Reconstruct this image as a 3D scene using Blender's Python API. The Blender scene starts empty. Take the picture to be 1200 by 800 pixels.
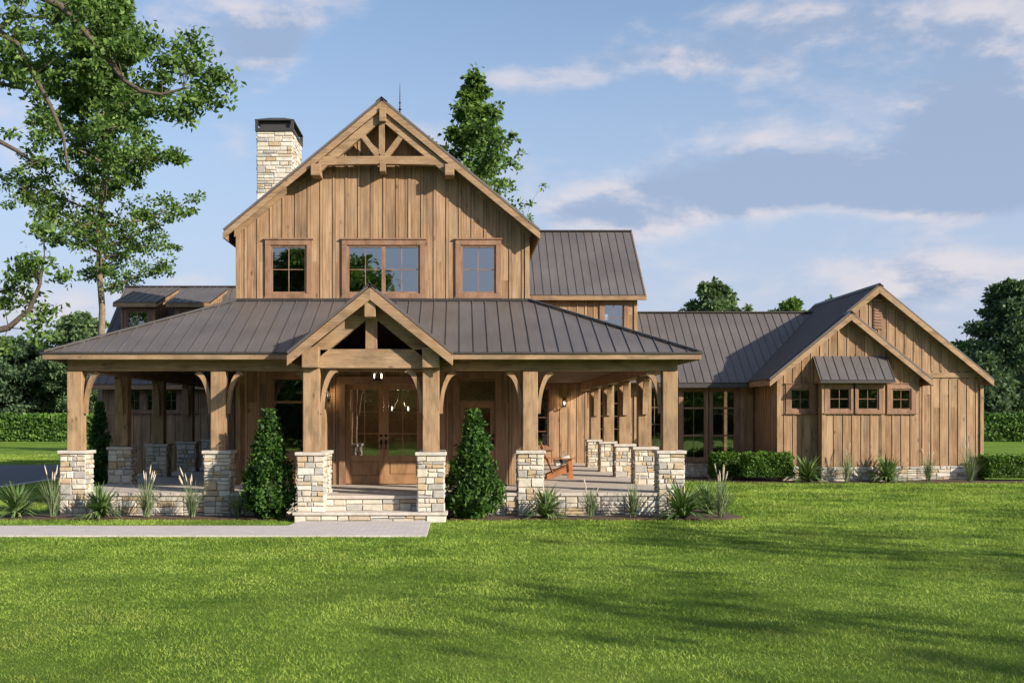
import bpy, math, random
import numpy as np
from mathutils import Vector, Matrix
R = math.radians
random.seed(7); rng = np.random.default_rng(7)
sc = bpy.context.scene
COL = sc.collection

# ------------------------------------------------------------------ camera
F = 1355.0                      # focal length in pixels of a 1200 px wide frame
EYE = 2.07
cam = bpy.data.cameras.new('camera'); camo = bpy.data.objects.new('camera', cam)
COL.objects.link(camo); sc.camera = camo
camo.location = (0, 0, EYE); camo.rotation_euler = (R(90), 0, 0)
cam.sensor_width = 36; cam.lens = 36 * F / 1200
cam.shift_x = (600 - 539) / 1200; cam.shift_y = (492 - 400) / 1200
cam.clip_end = 3000

# ------------------------------------------------------------------ light
SUN_AZ, SUN_EL = 52.0, 22.5     # degrees to the right of straight-behind, elevation
sx, sy, sz = math.sin(R(SUN_AZ)) * math.cos(R(SUN_EL)), -math.cos(R(SUN_AZ)) * math.cos(R(SUN_EL)), math.sin(R(SUN_EL))
sun = bpy.data.lights.new('sun', 'SUN'); suno = bpy.data.objects.new('sun', sun); COL.objects.link(suno)
sun.energy = 5.0; sun.angle = R(0.6); sun.color = (1.0, 0.90, 0.74)
suno.location = (sx * 60, sy * 60, sz * 60)
suno.rotation_euler = Vector((sx, sy, sz)).to_track_quat('Z', 'Y').to_euler()

w = bpy.data.worlds.new('World'); sc.world = w; w.use_nodes = True
N = w.node_tree.nodes; L = w.node_tree.links; N.clear()
def wn(t, **k):
    n = N.new(t)
    for a, b in k.items(): setattr(n, a, b)
    return n
def wmath(op, a, b=None, clamp=False):
    n = wn('ShaderNodeMath', operation=op, use_clamp=clamp)
    for i, v in enumerate((a, b)):
        if v is None: continue
        if isinstance(v, (int, float)): n.inputs[i].default_value = v
        else: L.new(v, n.inputs[i])
    return n.outputs[0]
def wmix(f, a, b):
    n = wn('ShaderNodeMix', data_type='RGBA')
    for i, v in ((0, f), (6, a), (7, b)):
        if isinstance(v, (int, float)): n.inputs[i].default_value = v
        elif isinstance(v, tuple): n.inputs[i].default_value = v + (1,)
        else: L.new(v, n.inputs[i])
    return n.outputs[2]
def wmap(v, a, b, c=0.0, d=1.0):
    n = wn('ShaderNodeMapRange'); n.interpolation_type = 'SMOOTHSTEP'
    L.new(v, n.inputs[0])
    for i, q in enumerate((a, b, c, d)): n.inputs[i + 1].default_value = q
    return n.outputs[0]
sky = wn('ShaderNodeTexSky', sky_type='NISHITA'); sky.sun_disc = False
sky.sun_elevation = R(SUN_EL); sky.sun_rotation = math.atan2(sx, sy)
sky.air_density = 1.0; sky.dust_density = 1.2; sky.ozone_density = 2.4
tc = wn('ShaderNodeTexCoord'); sep = wn('ShaderNodeSeparateXYZ'); L.new(tc.outputs['Generated'], sep.inputs[0])
dx, dy, dz = sep.outputs
def cnoise(scale, off, detail, rough, dist=0.0):
    m = wn('ShaderNodeMapping'); L.new(tc.outputs['Generated'], m.inputs[0]); m.inputs[1].default_value = off; m.inputs[3].default_value = (1, 1, 2.3)
    n = wn('ShaderNodeTexNoise'); L.new(m.outputs[0], n.inputs[0])
    n.inputs['Scale'].default_value = scale; n.inputs['Detail'].default_value = detail
    n.inputs['Roughness'].default_value = rough; n.inputs['Distortion'].default_value = dist
    return n.outputs[0]
big = cnoise(1.7, (3.3, 1.1, 0), 2, 0.5)
det = cnoise(5.2, (0.7, 4.2, 2), 10, 0.60, 0.15)
det2 = cnoise(5.2, (0.712, 4.2, 2.045), 10, 0.60, 0.15)  # the same cloud sampled a little higher up
dyp = wmath('MAXIMUM', dy, 0.05); ca_ = wmath('DIVIDE', dx, dyp); cb_ = wmath('DIVIDE', dz, dyp)
def bank(az_, el_, wa, we, amp):                         # a bank of cloud standing in one part of the sky
    u = wmath('DIVIDE', wmath('SUBTRACT', ca_, az_), wa); v = wmath('DIVIDE', wmath('SUBTRACT', cb_, el_), we)
    r2 = wmath('ADD', wmath('MULTIPLY', u, u), wmath('MULTIPLY', v, v))
    return wmath('MULTIPLY', wmath('POWER', 2.718, wmath('MULTIPLY', r2, -1.0)), amp)
east = wmap(dx, -0.05, 0.40, 0.0, 0.03)
for bk_ in ((.33, .205, .18, .027, .26), (.46, .25, .09, .05, .20), (.20, .185, .08, .02, .16), (.05, .295, .08, .014, .11), (.20, .312, .11, .020, .15), (.34, .342, .13, .018, .13), (-.165, .325, .04, .025, .10), (-.20, .25, .035, .05, .12), (-.37, .27, .05, .05, .12), (.42, .13, .20, .02, .09), (.12, .175, .06, .018, .12), (-.30, .10, .2, .04, .08)):
    east = wmath('ADD', east, bank(*bk_))                  # the sky is cloudier to the right
lowb = wmap(dz, 0.0, 0.14, 0.03, 0.0)
dens = wmath('ADD', wmath('ADD', wmath('MULTIPLY', big, 0.25), wmath('MULTIPLY', det, 0.66)), wmath('ADD', east, lowb))
mask = wmap(dens, 0.485, 0.63)
lit = wmap(wmath('ADD', wmath('SUBTRACT', det, det2), wmath('MULTIPLY', wmath('SUBTRACT', 0.595, dens), 0.85)), -0.06, 0.07)
ccol = wmix(lit, (2.0, 2.55, 3.6), (4.5, 4.2, 4.4))
haze_f = wmap(dz, -0.02, 0.40, 0.90, 0.10)
skyc = wmix(haze_f, sky.outputs[0], (2.9, 3.25, 4.35))
fin = wmix(wmath('MULTIPLY', mask, 0.80), skyc, ccol)
bg = wn('ShaderNodeBackground'); L.new(fin, bg.inputs[0]); bg.inputs[1].default_value = 0.125
out = wn('ShaderNodeOutputWorld'); L.new(bg.outputs[0], out.inputs[0])

sc.view_settings.view_transform = 'Standard'; sc.view_settings.look = 'None'
sc.view_settings.gamma = 1; sc.view_settings.use_curve_mapping = False
sc.view_settings.exposure = 0.5
sc.cycles.max_bounces = 8; sc.cycles.diffuse_bounces = 4; sc.cycles.transparent_max_bounces = 12
sc.cycles.caustics_reflective = False; sc.cycles.caustics_refractive = False
try: sc.cycles.use_denoising = True
except Exception: pass

# ------------------------------------------------------------------ helpers
def P(px, py, d):
    """world point seen at (px,py) of the 1200x800 photo at distance d (used to read sizes off the photo)"""
    return Vector(((px - 539) * d / F, d, EYE + (492 - py) * d / F))
def X(px, d): return (px - 539) * d / F
def Z(py, d): return EYE + (492 - py) * d / F

class MB:
    def __init__(s): s.v = []; s.f = []
    def quad(s, *p):
        n = len(s.v); s.v += [tuple(q) for q in p]; s.f.append(tuple(range(n, n + len(p))))
    def box(s, x0, x1, y0, y1, z0, z1):
        n = len(s.v)
        s.v += [(x0, y0, z0), (x1, y0, z0), (x1, y1, z0), (x0, y1, z0), (x0, y0, z1), (x1, y0, z1), (x1, y1, z1), (x0, y1, z1)]
        s.f += [tuple(n + i for i in q) for q in ((0, 3, 2, 1), (4, 5, 6, 7), (0, 1, 5, 4), (1, 2, 6, 5), (2, 3, 7, 6), (3, 0, 4, 7))]
    def bar(s, p0, p1, w, h, up=(0, 0, 1), hoff=0.0):
        """box from p0 to p1, w across, h along up; hoff shifts along up"""
        p0 = Vector(p0); p1 = Vector(p1); d = (p1 - p0).normalized(); up = Vector(up)
        a = d.cross(up).normalized(); u = a.cross(d).normalized()
        n = len(s.v)
        for p in (p0, p1):
            for (i, j) in ((-1, -1), (1, -1), (1, 1), (-1, 1)):
                s.v.append(tuple(p + a * (i * w / 2) + u * (j * h / 2 + hoff)))
        s.f += [tuple(n + i for i in q) for q in ((3, 2, 1, 0), (4, 5, 6, 7), (0, 1, 5, 4), (1, 2, 6, 5), (2, 3, 7, 6), (3, 0, 4, 7))]
    def prism(s, poly, off):
        off = Vector(off); n = len(s.v); m = len(poly)
        s.v += [tuple(p) for p in poly] + [tuple(Vector(p) + off) for p in poly]
        s.f.append(tuple(range(n, n + m))); s.f.append(tuple(range(n + 2 * m - 1, n + m - 1, -1)))
        for i in range(m):
            j = (i + 1) % m; s.f.append((n + i, n + m + i, n + m + j, n + j))
    def tube(s, pts, rad, seg=8, cap=True):
        pts = [Vector(p) for p in pts]; n0 = len(s.v)
        ref = Vector((0.13, 0.31, 0.94))
        for i, p in enumerate(pts):
            d = (pts[min(i + 1, len(pts) - 1)] - pts[max(i - 1, 0)]).normalized()
            a = d.cross(ref)
            if a.length < 0.05: a = d.cross(Vector((1, 0, 0)))
            a.normalize(); b = d.cross(a)
            for k_ in range(seg):
                t = 2 * math.pi * k_ / seg
                s.v.append(tuple(p + (a * math.cos(t) + b * math.sin(t)) * rad[i]))
        for i in range(len(pts) - 1):
            for k_ in range(seg):
                q = n0 + i * seg; k2 = (k_ + 1) % seg
                s.f.append((q + k_, q + k2, q + seg + k2, q + seg + k_))
        if cap:
            s.f.append(tuple(n0 + k_ for k_ in range(seg))[::-1])
            s.f.append(tuple(n0 + (len(pts) - 1) * seg + k_ for k_ in range(seg)))
    def build(s, name, mat, parent=None, bevel=0.0, smooth=False, fix=True):
        me = bpy.data.meshes.new(name); me.from_pydata(s.v, [], s.f); me.update()
        if fix:
            import bmesh
            b = bmesh.new(); b.from_mesh(me); bmesh.ops.recalc_face_normals(b, faces=b.faces); b.to_mesh(me); b.free()
        me.materials.append(mat)
        if smooth: me.polygons.foreach_set('use_smooth', [True] * len(me.polygons))
        o = bpy.data.objects.new(name, me); COL.objects.link(o)
        if parent is not None: o.parent = parent
        if bevel:
            m = o.modifiers.new('Bevel', 'BEVEL'); m.width = bevel; m.segments = 2; m.limit_method = 'ANGLE'
        return o

def thing(name, label, cat, loc=(0, 0, 0), group=None, rz=0.0):
    o = bpy.data.objects.new(name, None); COL.objects.link(o); o.location = loc; o.rotation_euler = (0, 0, rz)
    o.empty_display_size = 0.3
    return tag(o, label, cat, group)
def tag(o, label, cat, group=None, kind=None):
    o['label'] = label; o['category'] = cat
    if group: o['group'] = group
    if kind: o['kind'] = kind
    return o
def struct(o): o['kind'] = 'structure'; return o
def copy_tree(o, parent=None):
    c = o.copy(); COL.objects.link(c)
    if parent is not None: c.parent = parent
    for ch in list(o.children): copy_tree(ch, c)
    return c

# ------------------------------------------------------------------ materials
class NT:
    def __init__(s, name):
        s.m = bpy.data.materials.new(name); s.m.use_nodes = True
        s.n = s.m.node_tree.nodes; s.l = s.m.node_tree.links
        s.b = s.n['Principled BSDF']; s.o = s.n['Material Output']
    def node(s, t, **k):
        n = s.n.new(t)
        for a, b in k.items(): setattr(n, a, b)
        return n
    def put(s, v, sock):
        if isinstance(v, (int, float)): sock.default_value = v
        elif isinstance(v, tuple): sock.default_value = v if len(v) == len(sock.default_value) else v + (1,)
        else: s.l.new(v, sock)
    def math(s, op, a, b=None, clamp=False):
        n = s.node('ShaderNodeMath', operation=op, use_clamp=clamp); s.put(a, n.inputs[0])
        if b is not None: s.put(b, n.inputs[1])
        return n.outputs[0]
    def mix(s, f, a, b, mode='MIX'):
        n = s.node('ShaderNodeMix', data_type='RGBA', blend_type=mode)
        s.put(f, n.inputs[0]); s.put(a, n.inputs[6]); s.put(b, n.inputs[7]); return n.outputs[2]
    def rng(s, v, a, b, c=0.0, d=1.0):
        n = s.node('ShaderNodeMapRange'); s.put(v, n.inputs[0])
        for i, q in enumerate((a, b, c, d)): n.inputs[i + 1].default_value = q
        return n.outputs[0]
    def noise(s, vec, scale=5.0, detail=4.0, rough=0.55, dist=0.0):
        n = s.node('ShaderNodeTexNoise'); s.put(vec, n.inputs['Vector'])
        for a, b in (('Scale', scale), ('Detail', detail), ('Roughness', rough), ('Distortion', dist)): n.inputs[a].default_value = b
        return n.outputs[0]
    def vec(s, x, y, z):
        n = s.node('ShaderNodeCombineXYZ'); s.put(x, n.inputs[0]); s.put(y, n.inputs[1]); s.put(z, n.inputs[2]); return n.outputs[0]
    def pos(s):
        g = s.node('ShaderNodeNewGeometry'); p = s.node('ShaderNodeSeparateXYZ'); s.l.new(g.outputs['Position'], p.inputs[0])
        q = s.node('ShaderNodeSeparateXYZ'); s.l.new(g.outputs['Normal'], q.inputs[0])
        s.g = g
        return p.outputs, q.outputs
    def ramp(s, v, stops):
        n = s.node('ShaderNodeValToRGB'); s.put(v, n.inputs[0]); e = n.color_ramp.elements
        while len(e) < len(stops): e.new(0.5)
        for i, (p, c) in enumerate(stops): e[i].position = p; e[i].color = c + (1,)
        return n.outputs[0]
    def bump(s, h, strength=0.3, dist=0.01):
        n = s.node('ShaderNodeBump'); s.put(h, n.inputs['Height']); n.inputs['Strength'].default_value = strength
        n.inputs['Distance'].default_value = dist; s.l.new(n.outputs[0], s.b.inputs['Normal'])

def wood(name, dark, mid, light, mode='board', pitch=0.305, rough=0.75, vary=1.0, knots=True):
    """mode: board = vertical boards with a tint each; x / y / z = a solid timber, grain along that axis"""
    t = NT(name); (x, y, z), (nx, ny, nz) = t.pos()
    side = t.math('GREATER_THAN', t.math('ABSOLUTE', nx), 0.6)
    u = t.math('ADD', t.math('MULTIPLY', x, t.math('SUBTRACT', 1.0, side)), t.math('MULTIPLY', y, side))
    if mode == 'batten':
        r0 = t.g.outputs['Random Per Island']; rnd = t.math('ADD', t.math('MULTIPLY', r0, .9), .25); shift = t.math('MULTIPLY', r0, 37.0)
        g = t.vec(t.math('MULTIPLY', u, 36.0), t.math('ADD', t.math('MULTIPLY', z, 0.9), shift), shift)
        kv = t.vec(t.math('ADD', t.math('MULTIPLY', u, 2.6), shift), t.math('MULTIPLY', z, 1.1), shift)
    elif mode == 'board':
        idx = t.math('FLOOR', t.math('DIVIDE', u, pitch))
        wnz = t.node('ShaderNodeTexWhiteNoise', noise_dimensions='2D')
        row = t.math('FLOOR', t.math('DIVIDE', t.math('ADD', z, t.math('MULTIPLY', t.math('FRACT', t.math('MULTIPLY', idx, 0.5)), 0.9)), 2.95))
        t.l.new(t.vec(idx, t.math('ADD', side, t.math('MULTIPLY', row, 3.7)), 0.0), wnz.inputs[0]); rnd = wnz.outputs[0]
        shift = t.math('MULTIPLY', rnd, 37.0)
        g = t.vec(t.math('ADD', t.math('MULTIPLY', u, 34.0), shift), t.math('ADD', t.math('MULTIPLY', z, 0.9), shift), shift)
        kv = t.vec(t.math('ADD', t.math('MULTIPLY', u, 2.6), shift), t.math('MULTIPLY', z, 1.1), shift)
    else:
        oi = t.node('ShaderNodeObjectInfo'); rnd = oi.outputs['Random']; shift = t.math('MULTIPLY', rnd, 31.0)
        a, b, c = {'z': (x, y, z), 'x': (z, y, x), 'y': (x, z, y)}[mode]
        g = t.vec(t.math('ADD', t.math('MULTIPLY', a, 26.0), shift), t.math('MULTIPLY', b, 26.0), t.math('MULTIPLY', c, 1.1))
        kv = t.vec(t.math('ADD', t.math('MULTIPLY', a, 3.0), shift), t.math('MULTIPLY', b, 3.0), t.math('MULTIPLY', c, 1.3))
    gr = t.noise(g, 1.6, 7, 0.62, 0.6)
    blot = t.noise(kv, 1.3, 3, 0.5)
    v = t.math('ADD', t.math('MULTIPLY', gr, 0.75), t.math('ADD', t.math('MULTIPLY', blot, 0.45), t.math('MULTIPLY', t.math('SUBTRACT', rnd, 0.5), 0.19 * vary)))
    col = t.ramp(v, [(0.30, dark), (0.56, mid), (0.88, light)])
    # greyed weathering in patches
    wx = t.rng(t.noise(kv, 0.8, 4, 0.6), 0.48, 0.72)
    col = t.mix(t.math('MULTIPLY', wx, 0.42), col, tuple(0.62 * q for q in (mid[0] * .92, mid[0] * .80, mid[0] * .66)))
    stv = t.vec(t.math('MULTIPLY', u, 13.0), t.math('MULTIPLY', z, 0.35), shift) if mode in ('board', 'batten') else kv
    st_n = t.rng(t.noise(stv, 1.5, 4, 0.6), 0.46, 0.68, 1.0, 0.66)
    col = t.mix(1.0, col, t.vec(st_n, t.math('MULTIPLY', st_n, .985), t.math('MULTIPLY', st_n, .96)), 'MULTIPLY')
    if mode == 'board':   # groove shade painted dark along both edges of every batten
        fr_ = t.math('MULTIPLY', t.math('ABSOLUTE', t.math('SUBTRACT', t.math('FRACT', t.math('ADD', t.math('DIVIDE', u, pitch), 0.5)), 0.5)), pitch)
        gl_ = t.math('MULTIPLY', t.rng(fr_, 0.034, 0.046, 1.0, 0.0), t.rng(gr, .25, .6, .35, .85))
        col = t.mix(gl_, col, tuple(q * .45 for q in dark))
    if knots:
        vo = t.node('ShaderNodeTexVoronoi'); t.l.new(kv, vo.inputs['Vector']); vo.inputs['Scale'].default_value = 1.5
        kn = t.rng(vo.outputs['Distance'], 0.03, 0.16, 1.0, 0.0)
        col = t.mix(t.math('MULTIPLY', kn, 0.75), col, tuple(q * 0.45 for q in dark))
    t.put(col, t.b.inputs['Base Color']); t.b.inputs['Roughness'].default_value = rough
    t.b.inputs['Specular IOR Level'].default_value = 0.25
    t.bump(gr, 0.5, 0.006)
    return t.m

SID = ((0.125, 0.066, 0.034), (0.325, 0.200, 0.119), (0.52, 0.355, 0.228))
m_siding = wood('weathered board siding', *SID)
m_batten = wood('weathered battens', *SID, mode='batten')
m_beam_z = wood('rough sawn timber upright', (0.17, 0.095, 0.052), (0.325, 0.210, 0.124), (0.48, 0.335, 0.21), 'z', vary=0.5, knots=True)
m_beam_x = wood('rough sawn timber level', (0.17, 0.095, 0.052), (0.325, 0.210, 0.124), (0.48, 0.335, 0.21), 'x', vary=0.5)
m_beam_y = wood('rough sawn timber deep', (0.17, 0.095, 0.052), (0.325, 0.210, 0.124), (0.48, 0.335, 0.21), 'y', vary=0.5)
m_trim = wood('cedar window trim', (0.16, 0.085, 0.054), (0.27, 0.155, 0.102), (0.37, 0.23, 0.16), 'z', vary=0.3, knots=False, rough=0.6)
m_door = wood('oiled cedar door', (0.23, 0.120, 0.060), (0.35, 0.195, 0.105), (0.43, 0.26, 0.145), 'z', vary=0.2, knots=False, rough=0.45)
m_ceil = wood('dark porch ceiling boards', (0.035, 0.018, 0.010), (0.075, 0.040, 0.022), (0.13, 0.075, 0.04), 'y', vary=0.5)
m_chairw = wood('orange teak', (0.26, 0.095, 0.035), (0.38, 0.15, 0.06), (0.45, 0.2, 0.085), 'x', vary=0.2, knots=False, rough=0.5)

def metal_roof(name, base):
    t = NT(name); (x, y, z), _ = t.pos()
    n1 = t.noise(t.vec(x, y, z), 0.7, 5, 0.6); n2 = t.noise(t.vec(t.math('MULTIPLY', x, 9.0), y, z), 1.3, 5, 0.6)
    v = t.math('ADD', t.math('MULTIPLY', n1, 0.6), t.math('MULTIPLY', n2, 0.4))
    c = t.ramp(v, [(0.3, tuple(q * 0.78 for q in base)), (0.7, tuple(q * 1.2 for q in base))])
    t.put(c, t.b.inputs['Base Color']); t.b.inputs['Metallic'].default_value = 0.25
    t.put(t.rng(n1, 0.2, 0.8, 0.42, 0.62), t.b.inputs['Roughness'])
    t.bump(n2, 0.12, 0.01)
    return t.m
m_roof = metal_roof('standing seam metal', (0.142, 0.126, 0.123))
m_cap = metal_roof('dark sheet metal', (0.055, 0.050, 0.050))

def stone_mat(name, stops, rough=0.9):
    t = NT(name); (x, y, z), _ = t.pos(); p = t.vec(x, y, z)
    r = t.g.outputs['Random Per Island']
    c = t.ramp(r, stops); t.n[-1].color_ramp.interpolation = 'CONSTANT'
    n1 = t.noise(p, 7, 6, 0.65, 0.3); n2 = t.noise(p, 40, 4, 0.6)
    c = t.mix(0.55, c, t.ramp(n1, [(0.3, (0.45, 0.43, 0.42)), (0.7, (1.0, 0.98, 0.94))]), 'MULTIPLY')
    c = t.mix(t.math('MULTIPLY', t.rng(n1, 0.58, 0.72), 0.22), c, (0.46, 0.32, 0.18))
    t.put(c, t.b.inputs['Base Color']); t.b.inputs['Roughness'].default_value = rough
    t.bump(t.math('ADD', n1, t.math('MULTIPLY', n2, 0.4)), 0.6, 0.02)
    return t.m
m_stone = stone_mat('stacked limestone', [(0, (0.64, 0.59, 0.51)), (0.14, (0.54, 0.42, 0.28)), (0.28, (0.70, 0.65, 0.57)), (0.46, (0.45, 0.43, 0.41)), (0.60, (0.62, 0.56, 0.47)), (0.74, (0.72, 0.69, 0.63)), (0.92, (0.54, 0.45, 0.34))])
def plain(name, col, rough=0.7, scale=6.0, vary=0.2, metallic=0.0, bump=0.2, spec=0.5):
    t = NT(name); (x, y, z), _ = t.pos(); n1 = t.noise(t.vec(x, y, z), scale, 6, 0.6)
    c = t.ramp(n1, [(0.3, tuple(q * (1 - vary) for q in col)), (0.7, tuple(min(1, q * (1 + vary)) for q in col))])
    t.put(c, t.b.inputs['Base Color']); t.b.inputs['Roughness'].default_value = rough
    t.b.inputs['Metallic'].default_value = metallic; t.b.inputs['Specular IOR Level'].default_value = spec
    if bump: t.bump(n1, bump, 0.01)
    return t.m
m_mortar = plain('mortar', (0.20, 0.165, 0.125), 0.95, 30)
m_capst = plain('cut stone cap', (0.52, 0.47, 0.42), 0.85, 9, 0.22, bump=0.4)
m_floor = plain('porch concrete', (0.50, 0.44, 0.39), 0.8, 3, 0.14, bump=0.1)
m_black = plain('black iron', (0.012, 0.011, 0.010), 0.45, 8, 0.1, metallic=0.6, bump=0)
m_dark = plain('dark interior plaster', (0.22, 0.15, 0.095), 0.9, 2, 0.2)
m_asph = plain('asphalt', (0.075, 0.078, 0.085), 0.85, 3, 0.2, bump=0.3)
m_kerb = plain('pale concrete kerb', (0.50, 0.48, 0.46), 0.85, 5, 0.1)
m_soil = plain('brown mulch', (0.085, 0.052, 0.035), 1.0, 28, 0.5, bump=1.0)
m_fabric = plain('white cushion fabric', (0.62, 0.60, 0.58), 0.95, 20, 0.06)
m_fabric2 = plain('charcoal cushion stripe', (0.06, 0.06, 0.065), 0.95, 20, 0.06)
m_bark = plain('grey brown bark', (0.20, 0.155, 0.105), 0.95, 12, 0.4, bump=1.0)
m_bark2 = plain('dark bark', (0.10, 0.078, 0.058), 0.95, 12, 0.4, bump=1.0)
m_plume = plain('cream seed plume', (0.62, 0.52, 0.42), 0.95, 20, 0.2, bump=0)

def paver_mat():
    t = NT('grey pavers'); (x, y, z), _ = t.pos(); p = t.vec(x, y, 0.0)
    br = t.node('ShaderNodeTexBrick'); t.l.new(p, br.inputs['Vector'])
    for a, b in (('Scale', 1.0), ('Mortar Size', 0.006), ('Brick Width', 0.22), ('Row Height', 0.11)): br.inputs[a].default_value = b
    br.inputs['Color1'].default_value = (0.62, 0.56, 0.54, 1); br.inputs['Color2'].default_value = (0.52, 0.475, 0.465, 1); br.inputs['Mortar'].default_value = (0.40, 0.36, 0.34, 1)
    c = t.mix(0.3, br.outputs[0], t.ramp(t.noise(p, 4, 6, 0.6), [(0.3, (0.6, 0.58, 0.57)), (0.7, (1, 1, 1))]), 'MULTIPLY')
    t.put(c, t.b.inputs['Base Color']); t.b.inputs['Roughness'].default_value = 0.9; t.bump(br.outputs['Fac'], -0.3, 0.01)
    return t.m
m_paver = paver_mat()

def emis(name, col, s):
    t = NT(name); t.b.inputs['Base Color'].default_value = col + (1,)
    t.b.inputs['Emission Color'].default_value = col + (1,); t.b.inputs['Emission Strength'].default_value = s; return t.m
m_bulb = emis('lit bulb', (1.0, 0.86, 0.66), 4.0)

def glass_mat():
    t = NT('window glass'); t.n.remove(t.b)
    gl = t.node('ShaderNodeBsdfGlossy'); gl.inputs['Roughness'].default_value = 0.01; gl.inputs['Color'].default_value = (0.92, 0.95, 1, 1)
    tr = t.node('ShaderNodeBsdfTransparent'); tr.inputs[0].default_value = (0.62, 0.64, 0.64, 1)
    lw = t.node('ShaderNodeFresnel'); lw.inputs[0].default_value = 1.5
    f = t.rng(lw.outputs[0], 0.0, 1.0, 0.30, 1.0)
    g = t.node('ShaderNodeNewGeometry'); n = t.noise(g.outputs['Position'], 1.1, 2, 0.5)
    bp = t.node('ShaderNodeBump'); t.l.new(n, bp.inputs['Height']); bp.inputs['Strength'].default_value = 0.12; bp.inputs['Distance'].default_value = 0.02
    t.l.new(bp.outputs[0], gl.inputs['Normal'])
    mx = t.node('ShaderNodeMixShader'); t.l.new(f, mx.inputs[0]); t.l.new(tr.outputs[0], mx.inputs[1]); t.l.new(gl.outputs[0], mx.inputs[2])
    t.l.new(mx.outputs[0], t.o.inputs[0]); return t.m
m_glass = glass_mat()

def leaf_mat(name, dark, mid, light, trans=0.35, rough=0.55, patch=0.0, pscale=0.3):
    t = NT(name); (x, y, z), _ = t.pos(); r = t.g.outputs['Random Per Island']
    n1 = t.noise(t.vec(x, y, z), pscale if patch else 0.9, 4, 0.6)
    v = t.math('ADD', t.math('MULTIPLY', r, 0.62), t.math('MULTIPLY', n1, 0.5 + patch)) if not patch else t.math('ADD', t.math('MULTIPLY', r, 0.34), t.math('ADD', t.math('MULTIPLY', t.rng(n1, .36, .64), .46), t.math('MULTIPLY', t.rng(t.noise(t.vec(x, y, 0.0), 4.6, 6, .72), .34, .66), .38)))
    c = t.ramp(v, [(0.22, dark), (0.52, mid), (0.86, light)])
    if patch:
        dry = t.rng(t.noise(t.vec(x, t.math('MULTIPLY', y, .7), 0.0), 0.42, 5, 0.68, .4), .50, .68)
        c = t.mix(t.math('MULTIPLY', dry, .55), c, t.mix(r, (0.13, 0.15, 0.030), (0.33, 0.31, 0.095)))
    t.put(c, t.b.inputs['Base Color']); t.b.inputs['Roughness'].default_value = rough; t.b.inputs['Specular IOR Level'].default_value = 0.3
    tl = t.node('ShaderNodeBsdfTranslucent'); t.l.new(t.mix(1.0, c, (1.0, 1.0, 0.55), 'MULTIPLY'), tl.inputs[0])
    mx = t.node('ShaderNodeMixShader'); mx.inputs[0].default_value = trans
    t.l.new(t.b.outputs[0], mx.inputs[1]); t.l.new(tl.outputs[0], mx.inputs[2]); t.l.new(mx.outputs[0], t.o.inputs[0])
    return t.m
m_leaf = leaf_mat('maple leaves', (0.035, 0.080, 0.022), (0.10, 0.19, 0.042), (0.22, 0.34, 0.085), 0.42)
m_leaf_far = leaf_mat('haze tinted leaves', (0.055, 0.100, 0.055), (0.115, 0.185, 0.085), (0.20, 0.29, 0.13))  # lightened so the leaf colour itself carries distance haze
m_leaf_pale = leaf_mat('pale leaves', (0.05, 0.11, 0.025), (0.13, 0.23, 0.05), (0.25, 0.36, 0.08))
m_leaf_dark = leaf_mat('haze tinted dark leaves', (0.045, 0.085, 0.055), (0.090, 0.155, 0.085), (0.16, 0.24, 0.12))  # haze of the far distance lightens this colour too
m_conif = leaf_mat('arborvitae foliage', (0.012, 0.040, 0.008), (0.040, 0.105, 0.018), (0.10, 0.20, 0.035), 0.2)
m_box = leaf_mat('boxwood foliage', (0.035, 0.09, 0.010), (0.09, 0.19, 0.025), (0.17, 0.30, 0.05), 0.3)
m_hedge = leaf_mat('hedge leaves', (0.03, 0.085, 0.015), (0.08, 0.17, 0.030), (0.16, 0.27, 0.06), 0.25)
m_yucca = leaf_mat('strap leaves', (0.05, 0.11, 0.03), (0.12, 0.21, 0.065), (0.27, 0.36, 0.15), 0.25)
m_fgrass = leaf_mat('blue green grass blades', (0.09, 0.14, 0.07), (0.19, 0.26, 0.13), (0.36, 0.40, 0.24), 0.25)
GR = ((0.050, 0.105, 0.014), (0.185, 0.305, 0.036), (0.42, 0.53, 0.105))
m_blade = leaf_mat('lawn blades', *GR, 0.3, 0.6, patch=0.62, pscale=0.55)

def lawn_mat():
    t = NT('lawn'); (x, y, z), _ = t.pos(); p = t.vec(x, y, 0.0)
    a = t.noise(p, 0.16, 5, 0.6); b = t.noise(t.vec(x, t.math('MULTIPLY', y, 0.6), 0.0), 1.6, 6, 0.7); c_ = t.noise(p, 26, 5, 0.7)
    v = t.math('ADD', t.math('MULTIPLY', a, 0.4), t.math('ADD', t.math('MULTIPLY', b, 0.35), t.math('MULTIPLY', c_, 0.3)))
    c = t.ramp(v, [(0.38, (0.055, 0.115, 0.014)), (0.52, (0.150, 0.250, 0.032)), (0.68, (0.28, 0.38, 0.065))])
    t.put(c, t.b.inputs['Base Color']); t.b.inputs['Roughness'].default_value = 0.95; t.b.inputs['Specular IOR Level'].default_value = 0.1
    t.bump(t.math('ADD', c_, b), 1.0, 0.08)
    return t.m
m_lawn = lawn_mat()

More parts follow.
